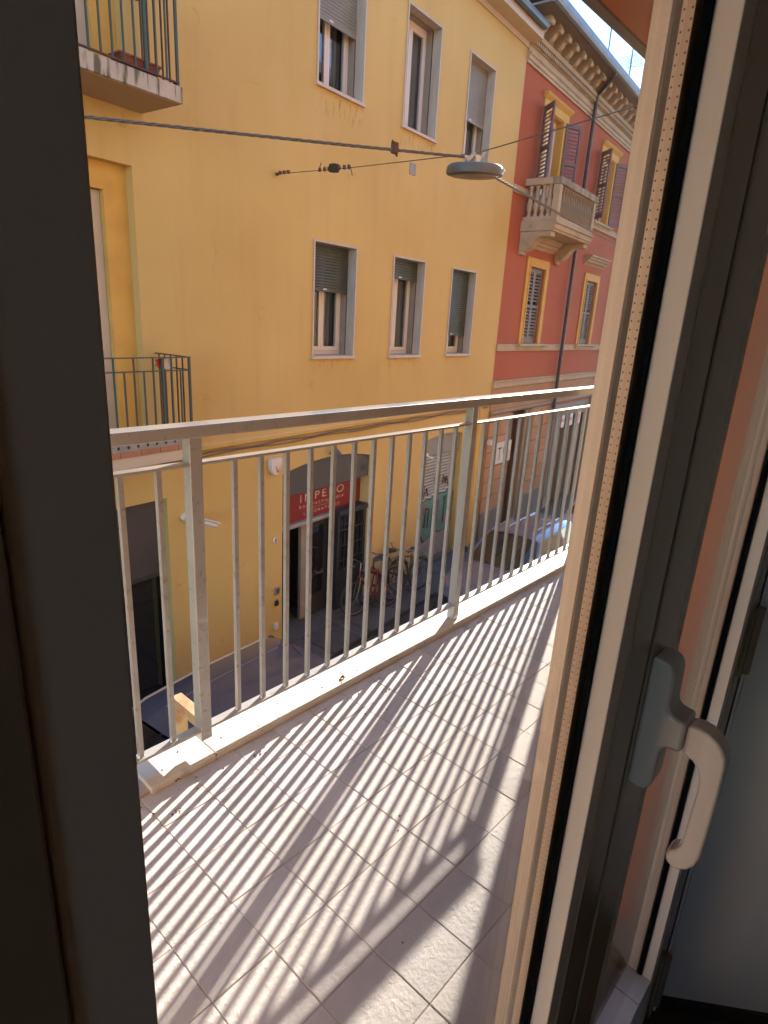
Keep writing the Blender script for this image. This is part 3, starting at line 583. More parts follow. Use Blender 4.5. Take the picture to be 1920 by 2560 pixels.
# eave, fascia, gutter
MB().box(-8, 13.2, -0.03, 0.02, 5.36, 5.45).build('cove', 'cream', yh)
ev = MB(); ev.box(-8, 13.22, -0.31, 0.5, 5.45, 5.59); ev.build('eave', 'cream', yh, bevel=0.004)
gt = MB(); gt.prism([(-0.31, 5.675), (-0.31, 5.60), (-0.335, 5.575), (-0.39, 5.565), (-0.43, 5.59), (-0.445, 5.64), (-0.445, 5.675), (-0.43, 5.675), (-0.43, 5.64), (-0.415, 5.60), (-0.385, 5.58), (-0.34, 5.59), (-0.325, 5.62), (-0.325, 5.675)], 'x', -8, 13.12); gt.build('gutter', 'gutter', yh)
rt = MB(); rt.prism([(-0.30, 5.591), (-0.30, 5.66), (2.4, 6.35), (2.4, 5.591)], 'x', -8, 13.15); rt.build('roof', 'roof_tile', yh)
# string course above the shops, with the cable clipped below it
sc_ = MB(); sc_.prism([(0.0, -1.66), (-0.035, -1.675), (-0.05, -1.70), (-0.05, -1.745), (-0.03, -1.765), (0.0, -1.77)], 'x', 4.5, 13.2); sc_.build('string_course', 'yellow', yh)
cb = MB(); cb.tube([(4.3 + 0.25 * k, -0.035 - 0.006 * (k % 2), -1.80 - 0.012 * math.sin(k * 1.3)) for k in range(36)], 0.011, 6); cb.tube([(4.3 + 0.25 * k, -0.03, -1.835 - 0.014 * math.sin(k * 0.9)) for k in range(36)], 0.007, 6); cb.build('clipped_cable', 'cable', yh)
MB().cyl((12.62, -0.06, GZ + 0.05), (12.62, -0.06, -1.78), 0.05, 12).build('downpipe', 'yellow_jamb', yh, smooth=True)
# left doorway: half shut dark roller
d = MB(); d.box(2.2, 4.385, 0.085, 0.10, -3.30, -2.30)
d.build('transom_panel', 'plum_panel', yh); MB().box(2.2, 4.385, 0.10, 0.13, -3.36, -3.30).build('door_transom', 'shop_wood', yh)
MB().box(2.2, 4.385, 0.22, 0.24, GZ, -3.36).build('glazed_door', 'car_glass', yh)
# shop front in the arch
MB().prism([p for p in arch(6.425, 8.615, -2.72, -2.338, 0.126)], 'y', 0.03, 0.06).build('fascia_panel', 'fascia', yh)
MB().box(8.42, 8.52, 0.022, 0.0298, -2.60, -2.50).build('fascia_socket', 'shop_wood', yh)
sg = MB().box(6.425, 8.612, 0.20, 0.25, -3.26, -2.74).build('shop_sign', 'sign_red', yh)
sg['label'] = 'red shop sign with pale lettering'
def text_mesh(txt, a, z, h, width, y, mat, parent, name='lettering', spacing=1.15):
    cu = bpy.data.curves.new('t', 'FONT'); cu.body = txt; cu.space_character = spacing; cu.size = 1; cu.extrude = 0.0
    ob = bpy.data.objects.new('t', cu); COL.objects.link(ob)
    dg = bpy.context.evaluated_depsgraph_get(); me = bpy.data.meshes.new_from_object(ob.evaluated_get(dg)); bpy.data.objects.remove(ob)
    xs = [v.co.x for v in me.vertices]; ys = [v.co.y for v in me.vertices]; sx = width / (max(xs) - min(xs)); sz = h / (max(ys) - min(ys))
    mb = MB(); mb.v = [(a + (v.co.x - min(xs)) * sx, y, z + (v.co.y - min(ys)) * sz) for v in me.vertices]; mb.f = [tuple(p.vertices) for p in me.polygons]
    return mb.build(name, mat, parent)
text_mesh('IMPERO', 7.02, -2.958, 0.135, 1.11, 0.196, 'sign_text', sg, spacing=1.35)
text_mesh('BAR PASTICCERIA', 7.00, -3.06, 0.052, 1.14, 0.196, 'sign_text', sg, spacing=1.4)
text_mesh('LABORATORIO', 7.11, -3.19, 0.055, 0.92, 0.196, 'sign_text', sg, spacing=1.5)
MB().box(7.30, 7.86, 0.1955, 0.199, -3.098, -3.094).build('lettering_rule', 'sign_text', sg)
lg = MB(); lg.prism([(0.25, -3.26), (0.14, -3.275), (0.12, -3.30), (0.12, -3.33), (0.25, -3.36)], 'x', 6.43, 8.3); lg.build('shop_ledge', 'shutter_steel', yh)
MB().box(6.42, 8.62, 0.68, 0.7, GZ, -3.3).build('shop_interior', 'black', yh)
MB().box(6.45, 8.6, 0.25, 0.68, -3.36, -3.3).build('shop_ceiling', 'beige_post', yh)
MB().box(7.10, 7.28, 0.24, 0.30, GZ + 0.1, -3.36).build('shop_post', 'beige_post', yh)
MB().box(6.43, 6.50, 0.16, 0.27, GZ + 0.1, -3.36).build('door_jamb', 'sign_red', yh)
dr = MB(); dr.box(7.30, 7.36, 0.22, 0.27, GZ + 0.12, -3.36); dr.box(7.66, 7.74, 0.22, 0.27, GZ + 0.12, -3.36); dr.box(7.36, 7.66, 0.22, 0.27, GZ + 0.12, GZ + 0.5); dr.box(7.36, 7.66, 0.22, 0.27, -3.46, -3.36); dr.box(7.36, 7.66, 0.22, 0.27, -4.4, -4.34)
sd_ = dr.build('shop_door', 'shop_wood', yh); MB().box(7.36, 7.66, 0.245, 0.25, GZ + 0.5, -3.46).build('pane', 'car_glass', sd_)
hd = MB(); hd.tube([(7.43, 0.21, -4.30), (7.46, 0.16, -4.34), (7.58, 0.16, -4.34), (7.62, 0.21, -4.30)], 0.010, 6); hd.build('door_handle', 'steel', sd_)
st = MB(); st.box(6.42, 8.62, -0.18, 0.68, GZ + 0.0, GZ + 0.12); st.build('shop_step', 'granite', yh, bevel=0.006)
# barred bay window on the right of the shop
gb = MB(); gb.box(7.80, 7.86, 0.02, 0.10, GZ + 0.12, -3.30); gb.box(8.53, 8.59, 0.02, 0.10, GZ + 0.12, -3.30); gb.box(7.78, 8.61, -0.02, 0.25, -3.32, -3.24); gb.box(7.86, 8.53, 0.02, 0.10, GZ + 0.12, GZ + 0.85); gb.box(7.80, 7.83, 0.10, 0.25, GZ + 0.12, -3.32)
bw_ = gb.build('barred_window', 'iron', yh, bevel=0.003); MB().box(7.86, 8.53, 0.085, 0.09, GZ + 0.85, -3.32).build('pane', 'car_glass', bw_)
for k in range(7):
    x = 7.86 + 0.67 * (k + 0.5) / 7; MB().cyl((x, 0.03, GZ + 0.85), (x, 0.03, -3.32), 0.008, 6).build('window_bar', 'iron', bw_)
for z in (-3.62, -3.92, -4.2): MB().box(7.86, 8.53, 0.024, 0.040, z - 0.008, z + 0.008).build('cross_bar', 'iron', bw_)
# small lamp above the shop
tag_l = MB(); tag_l.lathe([(0.11, -2.135), (0.10, -2.12), (0.035, -2.05), (0.02, -2.03)], (7.48, -0.14, 0), 14); tag_l.tube([(7.48, -0.14, -2.04), (7.48, -0.12, -1.98), (7.48, 0.0, -1.99)], 0.012, 6)
tag(tag_l.build('wall_lamp', 'fascia', None, (7.48, 0, -2.0)), 'small bell shaped lamp above the shop arch', 'lamp')
# shuttered doorway with graffiti
MB().prism(arch(10.535, 12.005, -2.66, -2.312, 0.068), 'y', 0.06, 0.09).build('shutter_box', 'roller_grey', yh)
d = MB(); z = -2.66
while z > -5.1: d.prism([(0.118, z), (0.108, z - 0.035), (0.118, z - 0.068), (0.13, z - 0.068), (0.13, z)], 'x', 10.535, 12.005); z -= 0.07
rsh = d.build('roller_shutter', 'shutter_steel', yh)
MB().box(10.53, 12.01, -0.05, 0.16, GZ, GZ + 0.16).build('door_step', 'granite', yh)
def flat(pts, y): m_ = MB(); t_ = tessellate_polygon([[Vector((p[0], p[1], 0)) for p in pts]]); return m_.add([(p[0], y, p[1]) for p in pts], [tuple(q) for q in t_])
teal = [(10.70, -3.70), (10.82, -3.64), (11.02, -3.67), (11.06, -3.62), (11.30, -3.66), (11.34, -3.60), (11.60, -3.63), (11.66, -3.57), (11.9, -3.58), (11.99, -3.66), (11.96, -4.1), (11.99, -4.38), (11.82, -4.53), (11.5, -4.55), (11.3, -4.47), (11.08, -4.55), (10.82, -4.64), (10.66, -4.4), (10.62, -4.0)]
gf = flat(teal, 0.1108).build('graffiti', 'teal', rsh)
ol = MB(); ol.tube([(p[0], 0.104, p[1]) for p in teal + teal[:1]], 0.013, 4)
for pl in ([(10.85, -3.85), (10.82, -4.3), (10.95, -4.32), (10.98, -3.9), (10.86, -3.86)], [(11.15, -3.8), (11.12, -4.4)], [(11.12, -4.1), (11.35, -4.05)], [(11.35, -3.78), (11.33, -4.42)], [(11.55, -3.75), (11.72, -3.74)], [(11.63, -3.75), (11.6, -4.36)], [(11.78, -3.8), (11.76, -4.3), (11.92, -4.28)]):
    ol.tube([(p[0], 0.104, p[1]) for p in pl], 0.014, 4)
for s0 in ((10.62, -3.45), (11.1, -3.3), (11.45, -3.35), (11.75, -3.2)):
    random.seed(int(s0[0] * 100)); x, z = s0; pl = []
    for q in range(9): pl.append((x + random.uniform(-0.02, 0.14) + q * 0.02, 0.104, z + random.uniform(-0.16, 0.16)))
    ol.tube(pl, 0.011, 4)
ol.build('graffiti_line', 'ink', rsh)
random.seed(11)
for cx, cz in ((10.78, -3.80), (11.22, -3.72), (11.66, -4.2), (11.86, -3.72)): flat([(cx, cz), (cx + 0.1, cz + 0.02), (cx + 0.09, cz - 0.16), (cx - 0.01, cz - 0.14)], 0.1046).build('graffiti_patch', 'pink', rsh)
hl = MB(); hl.tube([(p[0], 0.1035, p[1] + 0.03) for p in teal[:10]], 0.010, 4); hl.build('graffiti_highlight', 'white_spray', rsh)

# ---- small balconies of the yellow house
def small_balcony(z, label, low):
    t = thing('small_balcony', label, 'balcony', (3.4, 0, z))
    if low:
        MB().box(0.6, 4.36, -0.66, 0, z - 0.155, z - 0.032).build('slab', 'cream', t, bevel=0.004)
        for k in range(16):
            x = 4.365 - 0.235 * (k + 1); MB().box(x + 0.003, x + 0.232, -0.67, -0.30, z - 0.030, z + 0.03).build('edge_tile', 'terracotta_tile', t, bevel=0.003)
        MB().box(0.6, 4.36, -0.298, 0, z - 0.030, z + 0.025).build('floor', 'terracotta_tile', t)
        gs = MB(); gs.box(0.6, 4.37, -0.664, -0.60, z + 0.031, z + 0.098)
        gs.build('metal_edge', 'galv', t)
        nt_ = MB()
        for k in range(34): nt_.box(4.30 - k * 0.113, 4.325 - k * 0.113, -0.6655, -0.6642, z + 0.06, z + 0.09)
        nt_.build('edge_slots', 'black', t)['kind'] = 'stuff'
    else:
        MB().box(0.6, 4.368, -0.67, 0, z - 0.144, z).build('slab', 'concrete', t, bevel=0.004)
        MB().box(0.62, 4.34, -0.65, 0, z - 0.150, z - 0.1442).build('soffit', 'render_under', t)
    b0 = z + 0.045 if not low else z + 0.11; top = z + 0.99
    MB().box(0.6, 4.365, -0.632, -0.608, b0 - 0.014, b0).build('bottom_rail', 'rust_metal', t)
    MB().box(0.6, 4.365, -0.636, -0.604, top - 0.012, top).build('top_rail', 'green_metal', t)
    MB().box(0.6, 4.365, -0.628, -0.612, top - 0.153, top - 0.139).build('middle_rail', 'green_metal', t)
    for nm, zz in (('top_rail', top), ('middle_rail', top - 0.14), ('bottom_rail', b0)): MB().box(4.338, 4.362, -0.604, 0, zz - 0.012, zz).build(nm, 'rust_metal' if nm != 'middle_rail' else 'green_metal', t)
    xs = [3.445 + 0.1125 * k for k in range(-24, 8)]
    for k, x in enumerate(xs):
        i = k - 24; thick = i == 5
        r = 0.014 if thick else 0.0075; tp = top - 0.012 if (i % 2 == 0 or thick) else top - 0.14
        MB().box(x - r, x + r, -0.62 - r, -0.62 + r, b0, tp).build('baluster', 'green_metal', t)
    MB().box(4.338, 4.362, -0.632, -0.608, z + 0.005, top).build('corner_post', 'green_metal', t)
    for k, y in enumerate((-0.50, -0.39, -0.28, -0.17, -0.06)): MB().box(4.343, 4.357, y - 0.007, y + 0.007, b0, top - 0.012).build('baluster', 'rust_metal', t)
    return t
small_balcony(2.07, 'upper small balcony on the yellow house with stained concrete slab', False)
small_balcony(-1.50, 'lower small balcony on the yellow house with red tiled edge', True)
pt = thing('flower_box', 'empty terracotta flower box on the upper small balcony', 'flower box', (3.98, -0.5, 2.07))
p = MB(); p.add([(3.80, -0.58, 2.07), (4.14, -0.58, 2.07), (4.14, -0.44, 2.07), (3.80, -0.44, 2.07), (3.76, -0.595, 2.185), (4.18, -0.595, 2.185), (4.18, -0.42, 2.185), (3.76, -0.42, 2.185)], [(0, 3, 2, 1), (0, 1, 5, 4), (1, 2, 6, 5), (2, 3, 7, 6), (3, 0, 4, 7), (4, 5, 6, 7)]); p.build('box', 'terracotta', pt)
p = MB(); p.box(3.75, 4.19, -0.605, -0.592, 2.18, 2.198); p.box(3.75, 4.19, -0.423, -0.41, 2.18, 2.198); p.box(3.75, 3.763, -0.592, -0.423, 2.18, 2.198); p.box(4.177, 4.19, -0.592, -0.423, 2.18, 2.198); p.build('rim', 'terracotta', pt)
fl = thing('railing_sign', 'red and white notice tied to the lower small balcony railing', 'sign', (4.06, -0.60, -0.7))
flat([(3.93, -0.535), (4.02, -0.53), (4.03, -0.585), (3.97, -0.635)], -0.598).build('red_panel', 'red_plastic', fl)
MB().box(4.04, 4.15, -0.60, -0.594, -0.64, -0.53).build('white_panel', 'white_plastic', fl, bevel=0.003)

# ---- small fittings on the yellow wall
t = thing('alarm_siren', 'white alarm box with a red curved stripe on the yellow wall', 'alarm', (6.22, 0, -2.3))
MB().prism([(6.12, -2.04), (6.33, -2.04), (6.345, -2.09), (6.32, -2.22), (6.26, -2.29), (6.18, -2.29), (6.125, -2.22), (6.105, -2.09)], 'y', -0.085, 0).build('housing', 'white_plastic', t, bevel=0.015, seg=3, smooth=True)
sp_ = [(6.20 + 0.0, -2.13), (6.225, -2.20), (6.245, -2.235), (6.27, -2.21), (6.30, -2.13), (6.285, -2.20), (6.255, -2.262), (6.225, -2.255), (6.205, -2.20)]
flat(sp_, -0.0862).build('stripe', 'red_plastic', t)
t = thing('security_camera', 'white bullet security camera on the yellow wall left of the shop', 'camera', (4.62, 0, -2.62))
c = MB(); c.lathe([(0.055, -0.0), (0.055, -0.03), (0.035, -0.045)], (4.63, 0, -2.60), 14, 'y'); c.build('base', 'white_plastic', t, smooth=True)
MB().tube([(4.63, -0.04, -2.60), (4.68, -0.10, -2.64), (4.76, -0.13, -2.66)], 0.014, 8).build('arm', 'white_plastic', t, smooth=True)
c = MB(); c.tube([(4.72, -0.13, -2.63), (4.98, -0.22, -2.75)], 0.038, 14); c.build('body', 'white_plastic', t, smooth=True); MB().bar((4.71, -0.13, -2.585), (5.03, -0.24, -2.728), 0.085, 0.006).build('sunshield', 'white_plastic', t)
for nm, lab, a, z, h, wd, mat in (('door_entryphone', 'steel entryphone panel beside the shop arch', 6.30, -4.23, 0.12, 0.09, 'galv'), ('blank_plate', 'plain pale cover plate low on the wall by the shop', 6.275, -4.85, 0.11, 0.09, 'paper')):
    t = thing(nm, lab, 'panel', (a, 0, z)); MB().box(a - wd / 2, a + wd / 2, -0.03, 0, z - h / 2, z + h / 2).build('case', mat, t, bevel=0.004); MB().box(a - wd * .3, a + wd * .3, -0.034, -0.03, z - h * .3, z + h * .3).build('face', 'fascia' if mat == 'galv' else mat, t)
t = thing('key_box', 'tiny dark key safe under the entryphone', 'key safe', (6.285, 0, -4.44)); MB().box(6.255, 6.315, -0.04, 0, -4.48, -4.40).build('case', 'iron', t, bevel=0.006); MB().tube([(6.265, -0.02, -4.40), (6.265, -0.02, -4.375), (6.305, -0.02, -4.375), (6.305, -0.02, -4.40)], 0.006, 6).build('shackle', 'steel', t)
t = thing('number_plate', 'oval white house number plate between alarm and entryphone', 'sign', (6.27, 0, -3.36))
c = MB(); c.lathe([(0.05, 0), (0.05, -0.01), (0.046, -0.014)], (6.27, 0, -3.36), 18, 'y'); c.build('plate', 'white_plastic', t); text_mesh('8', 6.25, -3.395, 0.07, 0.04, -0.016, 'ink', t, 'number')
tag(MB().box(9.31, 9.48, -0.012, 0, 2.335, 2.51).build('vent_cover', 'roller_grey', None, (9.4, 0, 2.4), bevel=0.003), 'small grey vent cover on the upper yellow wall', 'vent')
t = thing('floodlight', 'small white sensor light on the graffiti doorway edge', 'lamp', (10.5, 0, -2.62)); MB().bar((10.44, -0.05, -2.60), (10.56, -0.16, -2.66), 0.05, 0.035).build('head', 'white_plastic', t, bevel=0.006); MB().box(10.46, 10.52, -0.06, 0, -2.64, -2.56).build('bracket', 'white_plastic', t)

# ================================================================== red house
rh = thing('red_house', 'brick red house with carved stone cornice and ochre window surrounds', 'house', (17.0, 0.0, GZ))
UW = [15.0, 19.0, 23.0]
wm = MB(); holes = []
for c in UW: holes += [(rect(c - 0.45, c + 0.42, -0.37, 1.40), 0.12), (rect(c - 0.45, c + 0.45, 2.95, 4.62), 0.2)]
holes += [(rect(14.40, 15.25, GZ, -1.9), 0.3), (rect(17.6, 20.6, GZ, -2.1), 0.25)]
wall_with_holes(wm, rect(13.2, 27, GZ - 0.02, 5.9), holes, 0.003, 0.2); wm.build('wall', 'red', rh)
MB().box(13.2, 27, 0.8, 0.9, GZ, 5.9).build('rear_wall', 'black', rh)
def louvre(mb, p, d, w_, z0, z1, th=0.04, slat=0.078):
    """one shutter leaf hinged at p (x, y), running along unit d for w_"""
    nrm = Vector((-d[1], d[0])); P = lambda s, n, z: (p[0] + d[0] * s + nrm.x * n, p[1] + d[1] * s + nrm.y * n, z)
    def bx_(s0, s1, n0, n1, za, zb): mb.add([P(s0, n0, za), P(s1, n0, za), P(s1, n1, za), P(s0, n1, za), P(s0, n0, zb), P(s1, n0, zb), P(s1, n1, zb), P(s0, n1, zb)], [(0, 3, 2, 1), (4, 5, 6, 7), (0, 1, 5, 4), (1, 2, 6, 5), (2, 3, 7, 6), (3, 0, 4, 7)])
    e = 0.06; h = th / 2
    bx_(0, e, -h, h, z0, z1); bx_(w_ - e, w_, -h, h, z0, z1); bx_(e, w_ - e, -h, h, z1 - 0.09, z1); bx_(e, w_ - e, -h, h, z0, z0 + 0.12); zm = (z0 + z1) / 2; bx_(e, w_ - e, -h, h, zm - 0.035, zm + 0.035)
    z = z0 + 0.13
    while z < z1 - 0.12:
        if abs(z - zm) > 0.07:
            mb.add([P(e, -h * .9, z), P(w_ - e, -h * .9, z), P(w_ - e, h * .9, z + 0.04), P(e, h * .9, z + 0.04), P(e, -h * .9, z + 0.012), P(w_ - e, -h * .9, z + 0.012), P(w_ - e, h * .9, z + 0.052), P(e, h * .9, z + 0.052)], [(0, 3, 2, 1), (4, 5, 6, 7), (0, 1, 5, 4), (1, 2, 6, 5), (2, 3, 7, 6), (3, 0, 4, 7)])
        z += slat
for i, c in enumerate(UW):
    # lower window, shutters closed
    s = MB(); y = -0.03
    for a0, a1, z0, z1 in ((c - 0.66, c - 0.47, -0.37, 1.60), (c + 0.44, c + 0.67, -0.37, 1.60), (c - 0.47, c + 0.44, 1.40, 1.60)): s.box(a0, a1, y, 0.0, z0, z1)
    s.box(c - 0.52, c - 0.47, y - 0.02, y, -0.37, 1.45); s.box(c + 0.44, c + 0.49, y - 0.02, y, -0.37, 1.45); s.box(c - 0.47, c + 0.44, y - 0.02, y, 1.40, 1.45)
    sw_ = s.build('lower_window', 'ochre_trim', rh, bevel=0.006)
    m_ = MB(); louvre(m_, (c - 0.45, 0.06), (1, 0), 0.435, -0.36, 1.39); m_.build('shutter', 'shutter_grey', sw_); m_ = MB(); louvre(m_, (c - 0.012, 0.06), (1, 0), 0.432, -0.36, 1.39); m_.build('shutter', 'shutter_grey', sw_)
    sl_ = MB(); sl_.prism([(0, -0.372), (-0.14, -0.372), (-0.14, -0.42), (-0.10, -0.45), (-0.08, -0.50), (0, -0.50)], 'x', c - 0.80, c + 0.80); sl_.build('sill', 'stone', sw_)
    cn = MB(); cn.prism([(0, 2.05), (-0.22, 2.05), (-0.22, 2.01), (-0.17, 1.985), (-0.17, 1.95), (-0.12, 1.93), (-0.10, 1.88), (-0.04, 1.85), (0, 1.80)], 'x', c - 0.86, c + 0.86); cn.build('cornice', 'stone', sw_)
    # upper window, shutters folded back
    s = MB()
    for a0, a1, z0, z1 in ((c - 0.66, c - 0.45, 2.95, 4.62), (c + 0.45, c + 0.66, 2.95, 4.62), (c - 0.74, c + 0.74, 4.62, 4.80)): s.box(a0, a1, -0.03, 0.0, z0, z1)
    s.prism([(0, 4.80), (-0.04, 4.80), (-0.10, 4.86), (-0.12, 4.90), (0, 4.92)], 'x', c - 0.78, c + 0.78)
    s.box(c - 0.452, c - 0.44, -0.001, 0.25, 2.95, 4.62); s.box(c + 0.44, c + 0.452, -0.001, 0.25, 2.95, 4.62); s.box(c - 0.44, c + 0.44, -0.001, 0.25, 4.60, 4.622)
    uw_ = s.build('upper_window', 'ochre_trim', rh)
    f = MB(); f.box(c - 0.44, c - 0.35, 0.16, 0.22, 2.95, 4.60); f.box(c + 0.35, c + 0.44, 0.16, 0.22, 2.95, 4.60); f.box(c - 0.35, c + 0.35, 0.16, 0.22, 4.50, 4.60); f.box(c - 0.05, c + 0.05, 0.155, 0.215, 2.95, 4.50); f.build('sash', 'sash_white', uw_)
    for l, r in ((c - 0.35, c - 0.05), (c + 0.05, c + 0.35)): MB().box(l, r, 0.185, 0.19, 2.95, 4.50).build('pane', 'far_glass', uw_)
    m_ = MB(); m_.grid([[(c - 0.4 + 0.8 * q / 24, 0.26 + 0.012 * math.sin(q * 1.7), zz) for q in range(25)] for zz in (2.95, 4.6)]); m_.build('curtain', 'curtain', uw_)
    for hx, ang in ((c - 0.73, 130), (c + 0.57, 31)):
        a_ = R(ang); m_ = MB(); louvre(m_, (hx, -0.04), (math.cos(a_), -math.sin(a_)), 0.45, 2.96, 4.62); m_.build('shutter', 'shutter_mauve', uw_)
    if i: 
        sl_ = MB(); sl_.prism([(0, 2.945), (-0.13, 2.945), (-0.13, 2.90), (-0.08, 2.87), (-0.06, 2.84), (0, 2.84)], 'x', c - 0.78, c + 0.78); sl_.build('sill', 'stone', uw_)
for z0, z1, d_ in ((-0.546, -0.385, 0.045), (2.765, 2.912, 0.045)): MB().box(13.2, 27, -d_, 0.0, z0, z1).build('string_course', 'stone', rh, bevel=0.006)
bd = MB(); bd.prism([(0, -1.225), (-0.07, -1.225), (-0.07, -1.255), (-0.05, -1.27), (-0.05, -1.39), (0, -1.405)], 'x', 13.2, 27); bd.build('stone_band', 'stone', rh)
bd = MB(); bd.prism([(0, -1.405), (-0.02, -1.405), (-0.02, -1.93), (0, -1.93)], 'x', 13.2, 27); bd.build('plain_band', 'rust_block', rh)
bd = MB(); bd.prism([(0, -1.93), (-0.05, -1.94), (-0.07, -1.98), (-0.05, -2.03), (0, -2.04)], 'x', 13.2, 27); bd.build('low_moulding', 'wood_frame', rh)
# cornice: architrave, frieze, dentils, corbels, eave
ar = MB(); ar.prism([(0, 5.12), (-0.04, 5.12), (-0.04, 5.17), (-0.065, 5.18), (-0.065, 5.245), (-0.10, 5.27), (-0.10, 5.30), (-0.04, 5.31), (-0.04, 5.42), (-0.08, 5.43), (-0.08, 5.52), (-0.16, 5.53), (-0.18, 5.58), (-0.18, 5.60), (0, 5.60)], 'x', 13.2, 27); ar.build('cornice_moulding', 'stone', rh)
dn = MB()
for k in range(140): dn.box(13.22 + k * 0.095, 13.275 + k * 0.095, -0.135, -0.0805, 5.44, 5.515)
dn.build('dentils', 'stone', rh)['kind'] = 'stuff'
MB().box(13.2, 27, -0.12, 0.05, 5.601, 5.90).build('frieze_back', 'stone', rh)
cpf = [(-0.12, 5.605), (-0.20, 5.605), (-0.26, 5.625), (-0.30, 5.665), (-0.33, 5.715), (-0.38, 5.735), (-0.42, 5.715), (-0.45, 5.735), (-0.46, 5.775), (-0.445, 5.815), (-0.42, 5.83), (-0.42, 5.862), (-0.12, 5.862)]
cp = MB(); cp.prism(cpf, 'x', -0.075, 0.075); corb = cp.build('corbel', 'stone', rh, bevel=0.008)
corb.data.transform(Matrix.Translation(ORI[rh.name])); first = True
for k in range(29):
    loc = Vector((13.30 + 0.465 * k, 0, 0)) - ORI[rh.name]
    if first: corb.location = loc; first = False
    else: inst(corb, loc, rh)
MB().box(12.75, 27, -0.60, 0.05, 5.864, 5.90).build('eave_boards', 'shutter_grey', rh)
gt = MB(); gt.prism([(-0.585, 6.02), (-0.585, 5.90), (-0.61, 5.865), (-0.66, 5.85), (-0.71, 5.87), (-0.735, 5.92), (-0.735, 6.02), (-0.72, 6.02), (-0.72, 5.93), (-0.69, 5.89), (-0.65, 5.875), (-0.61, 5.90), (-0.60, 6.02)], 'x', 12.75, 27); gt.build('gutter', 'gutter_light', rh)
rt = MB(); rt.prism([(-0.62, 5.99), (-0.62, 6.05), (3.0, 7.3), (3.0, 5.99)], 'x', 12.8, 27); rt.build('roof', 'roof_tile', rh)
MB().box(13.2, 13.3, 0.2, 6, 5.2, 6.1).build('side_wall', 'stone_dark', rh)
dp = MB(); dp.tube([(16.62, -0.65, 5.87), (16.63, -0.63, 5.80), (16.98, -0.17, 5.58), (17.03, -0.13, 5.48), (17.03, -0.12, 4.2), (17.05, -0.12, -2.5)], 0.048, 10); dp.build('downpipe', 'pipe_dark', rh, smooth=True)
# balcony with stone balusters
bc = thing('stone_balcony', 'carved stone balcony with bulging balusters on the red house', 'balcony', (15.0, 0, 2.06))
sl_ = MB(); sl_.prism([(0, 2.06), (-0.76, 2.06), (-0.77, 2.10), (-0.80, 2.11), (-0.80, 2.20), (-0.84, 2.22), (-0.84, 2.25), (0, 2.25)], 'x', 13.78, 16.22); sl_.build('slab', 'stone', bc)
for a0, a1, y0, y1, zz0, zz1, nm in ((13.82, 16.18, -0.80, -0.66, 2.25, 2.36, 'base_rail'), (13.82, 13.96, -0.66, 0, 2.25, 2.36, 'base_rail'), (16.04, 16.18, -0.66, 0, 2.25, 2.36, 'base_rail'),
        (13.79, 16.21, -0.83, -0.64, 2.98, 3.12, 'hand_rail'), (13.79, 13.98, -0.64, 0, 2.98, 3.12, 'hand_rail'), (16.02, 16.21, -0.64, 0, 2.98, 3.12, 'hand_rail')):
    MB().box(a0, a1, y0, y1, zz0, zz1).build(nm, 'stone_dark' if (nm == 'hand_rail' and y0 < -0.7) else 'stone', bc, bevel=0.012)
for ax in (13.89, 16.11): MB().box(ax - 0.075, ax + 0.075, -0.805, -0.655, 2.36, 2.98).build('corner_pier', 'stone', bc, bevel=0.006)
bprof = [(0.055, 2.36), (0.055, 2.40), (0.035, 2.42), (0.045, 2.46), (0.070, 2.53), (0.068, 2.60), (0.045, 2.72), (0.032, 2.84), (0.034, 2.88), (0.05, 2.90), (0.035, 2.92), (0.055, 2.945), (0.055, 2.98)]
bl = MB(); bl.lathe([(r, h - 2.36) for r, h in bprof], (0, 0, 0), 12); o = bl.build('stone_baluster', 'stone', bc, smooth=True); o.data.transform(Matrix.Translation(ORI[bc.name]))
bl = MB(); bl.lathe([(r, h - 2.36) for r, h in bprof], (0, 0, 0), 12); o2 = bl.build('stone_baluster', 'stone_dark', bc, smooth=True); o2.data.transform(Matrix.Translation(ORI[bc.name]))
locs = [(13.89, -0.12), (13.89, -0.27), (13.89, -0.42), (13.89, -0.57), (16.11, -0.12), (16.11, -0.27), (16.11, -0.42), (16.11, -0.57)]
for k, (x, y) in enumerate(locs):
    l = Vector((x, y, 2.36)) - ORI[bc.name]
    if k == 0: o.location = l
    else: inst(o, l, bc)
for k in range(13):
    l = Vector((14.055 + 1.89 * k / 12, -0.73, 2.36)) - ORI[bc.name]
    if k == 0: o2.location = l
    else: inst(o2, l, bc)
cons = [(0, 2.058), (-0.72, 2.058), (-0.72, 1.96), (-0.60, 1.945), (-0.52, 1.96), (-0.44, 1.93), (-0.36, 1.85), (-0.28, 1.75), (-0.20, 1.68), (-0.13, 1.65), (-0.08, 1.655), (-0.08, 1.58), (0, 1.58)]
for ax in (13.93, 16.07):
    c_ = MB(); c_.prism(cons, 'x', ax - 0.13, ax + 0.13); cc = c_.build('console', 'stone', bc, bevel=0.01)
    vo = MB(); cxx = ax - 0.131
    vo.tube([(cxx, -0.17 + 0.075 * (1 - q / 18) * math.cos(q * 0.7), 1.80 + 0.075 * (1 - q / 18) * math.sin(q * 0.7)) for q in range(16)], 0.008, 5); vo.build('volute', 'stone', cc)
lau = thing('striped_laundry', 'striped cloth hanging behind the stone balusters', 'cloth', (14.6, -0.4, 2.4))
for k, (x, mt) in enumerate(((14.35, 'ink'), (14.5, 'white_plastic'), (14.62, 'ink'), (14.75, 'white_plastic'))):
    MB().grid([[(x + 0.14 * q / 4, -0.42 + 0.02 * math.sin(q * 2 + k), zz) for q in range(5)] for zz in (2.42, 2.92)]).build('stripe', mt, lau)
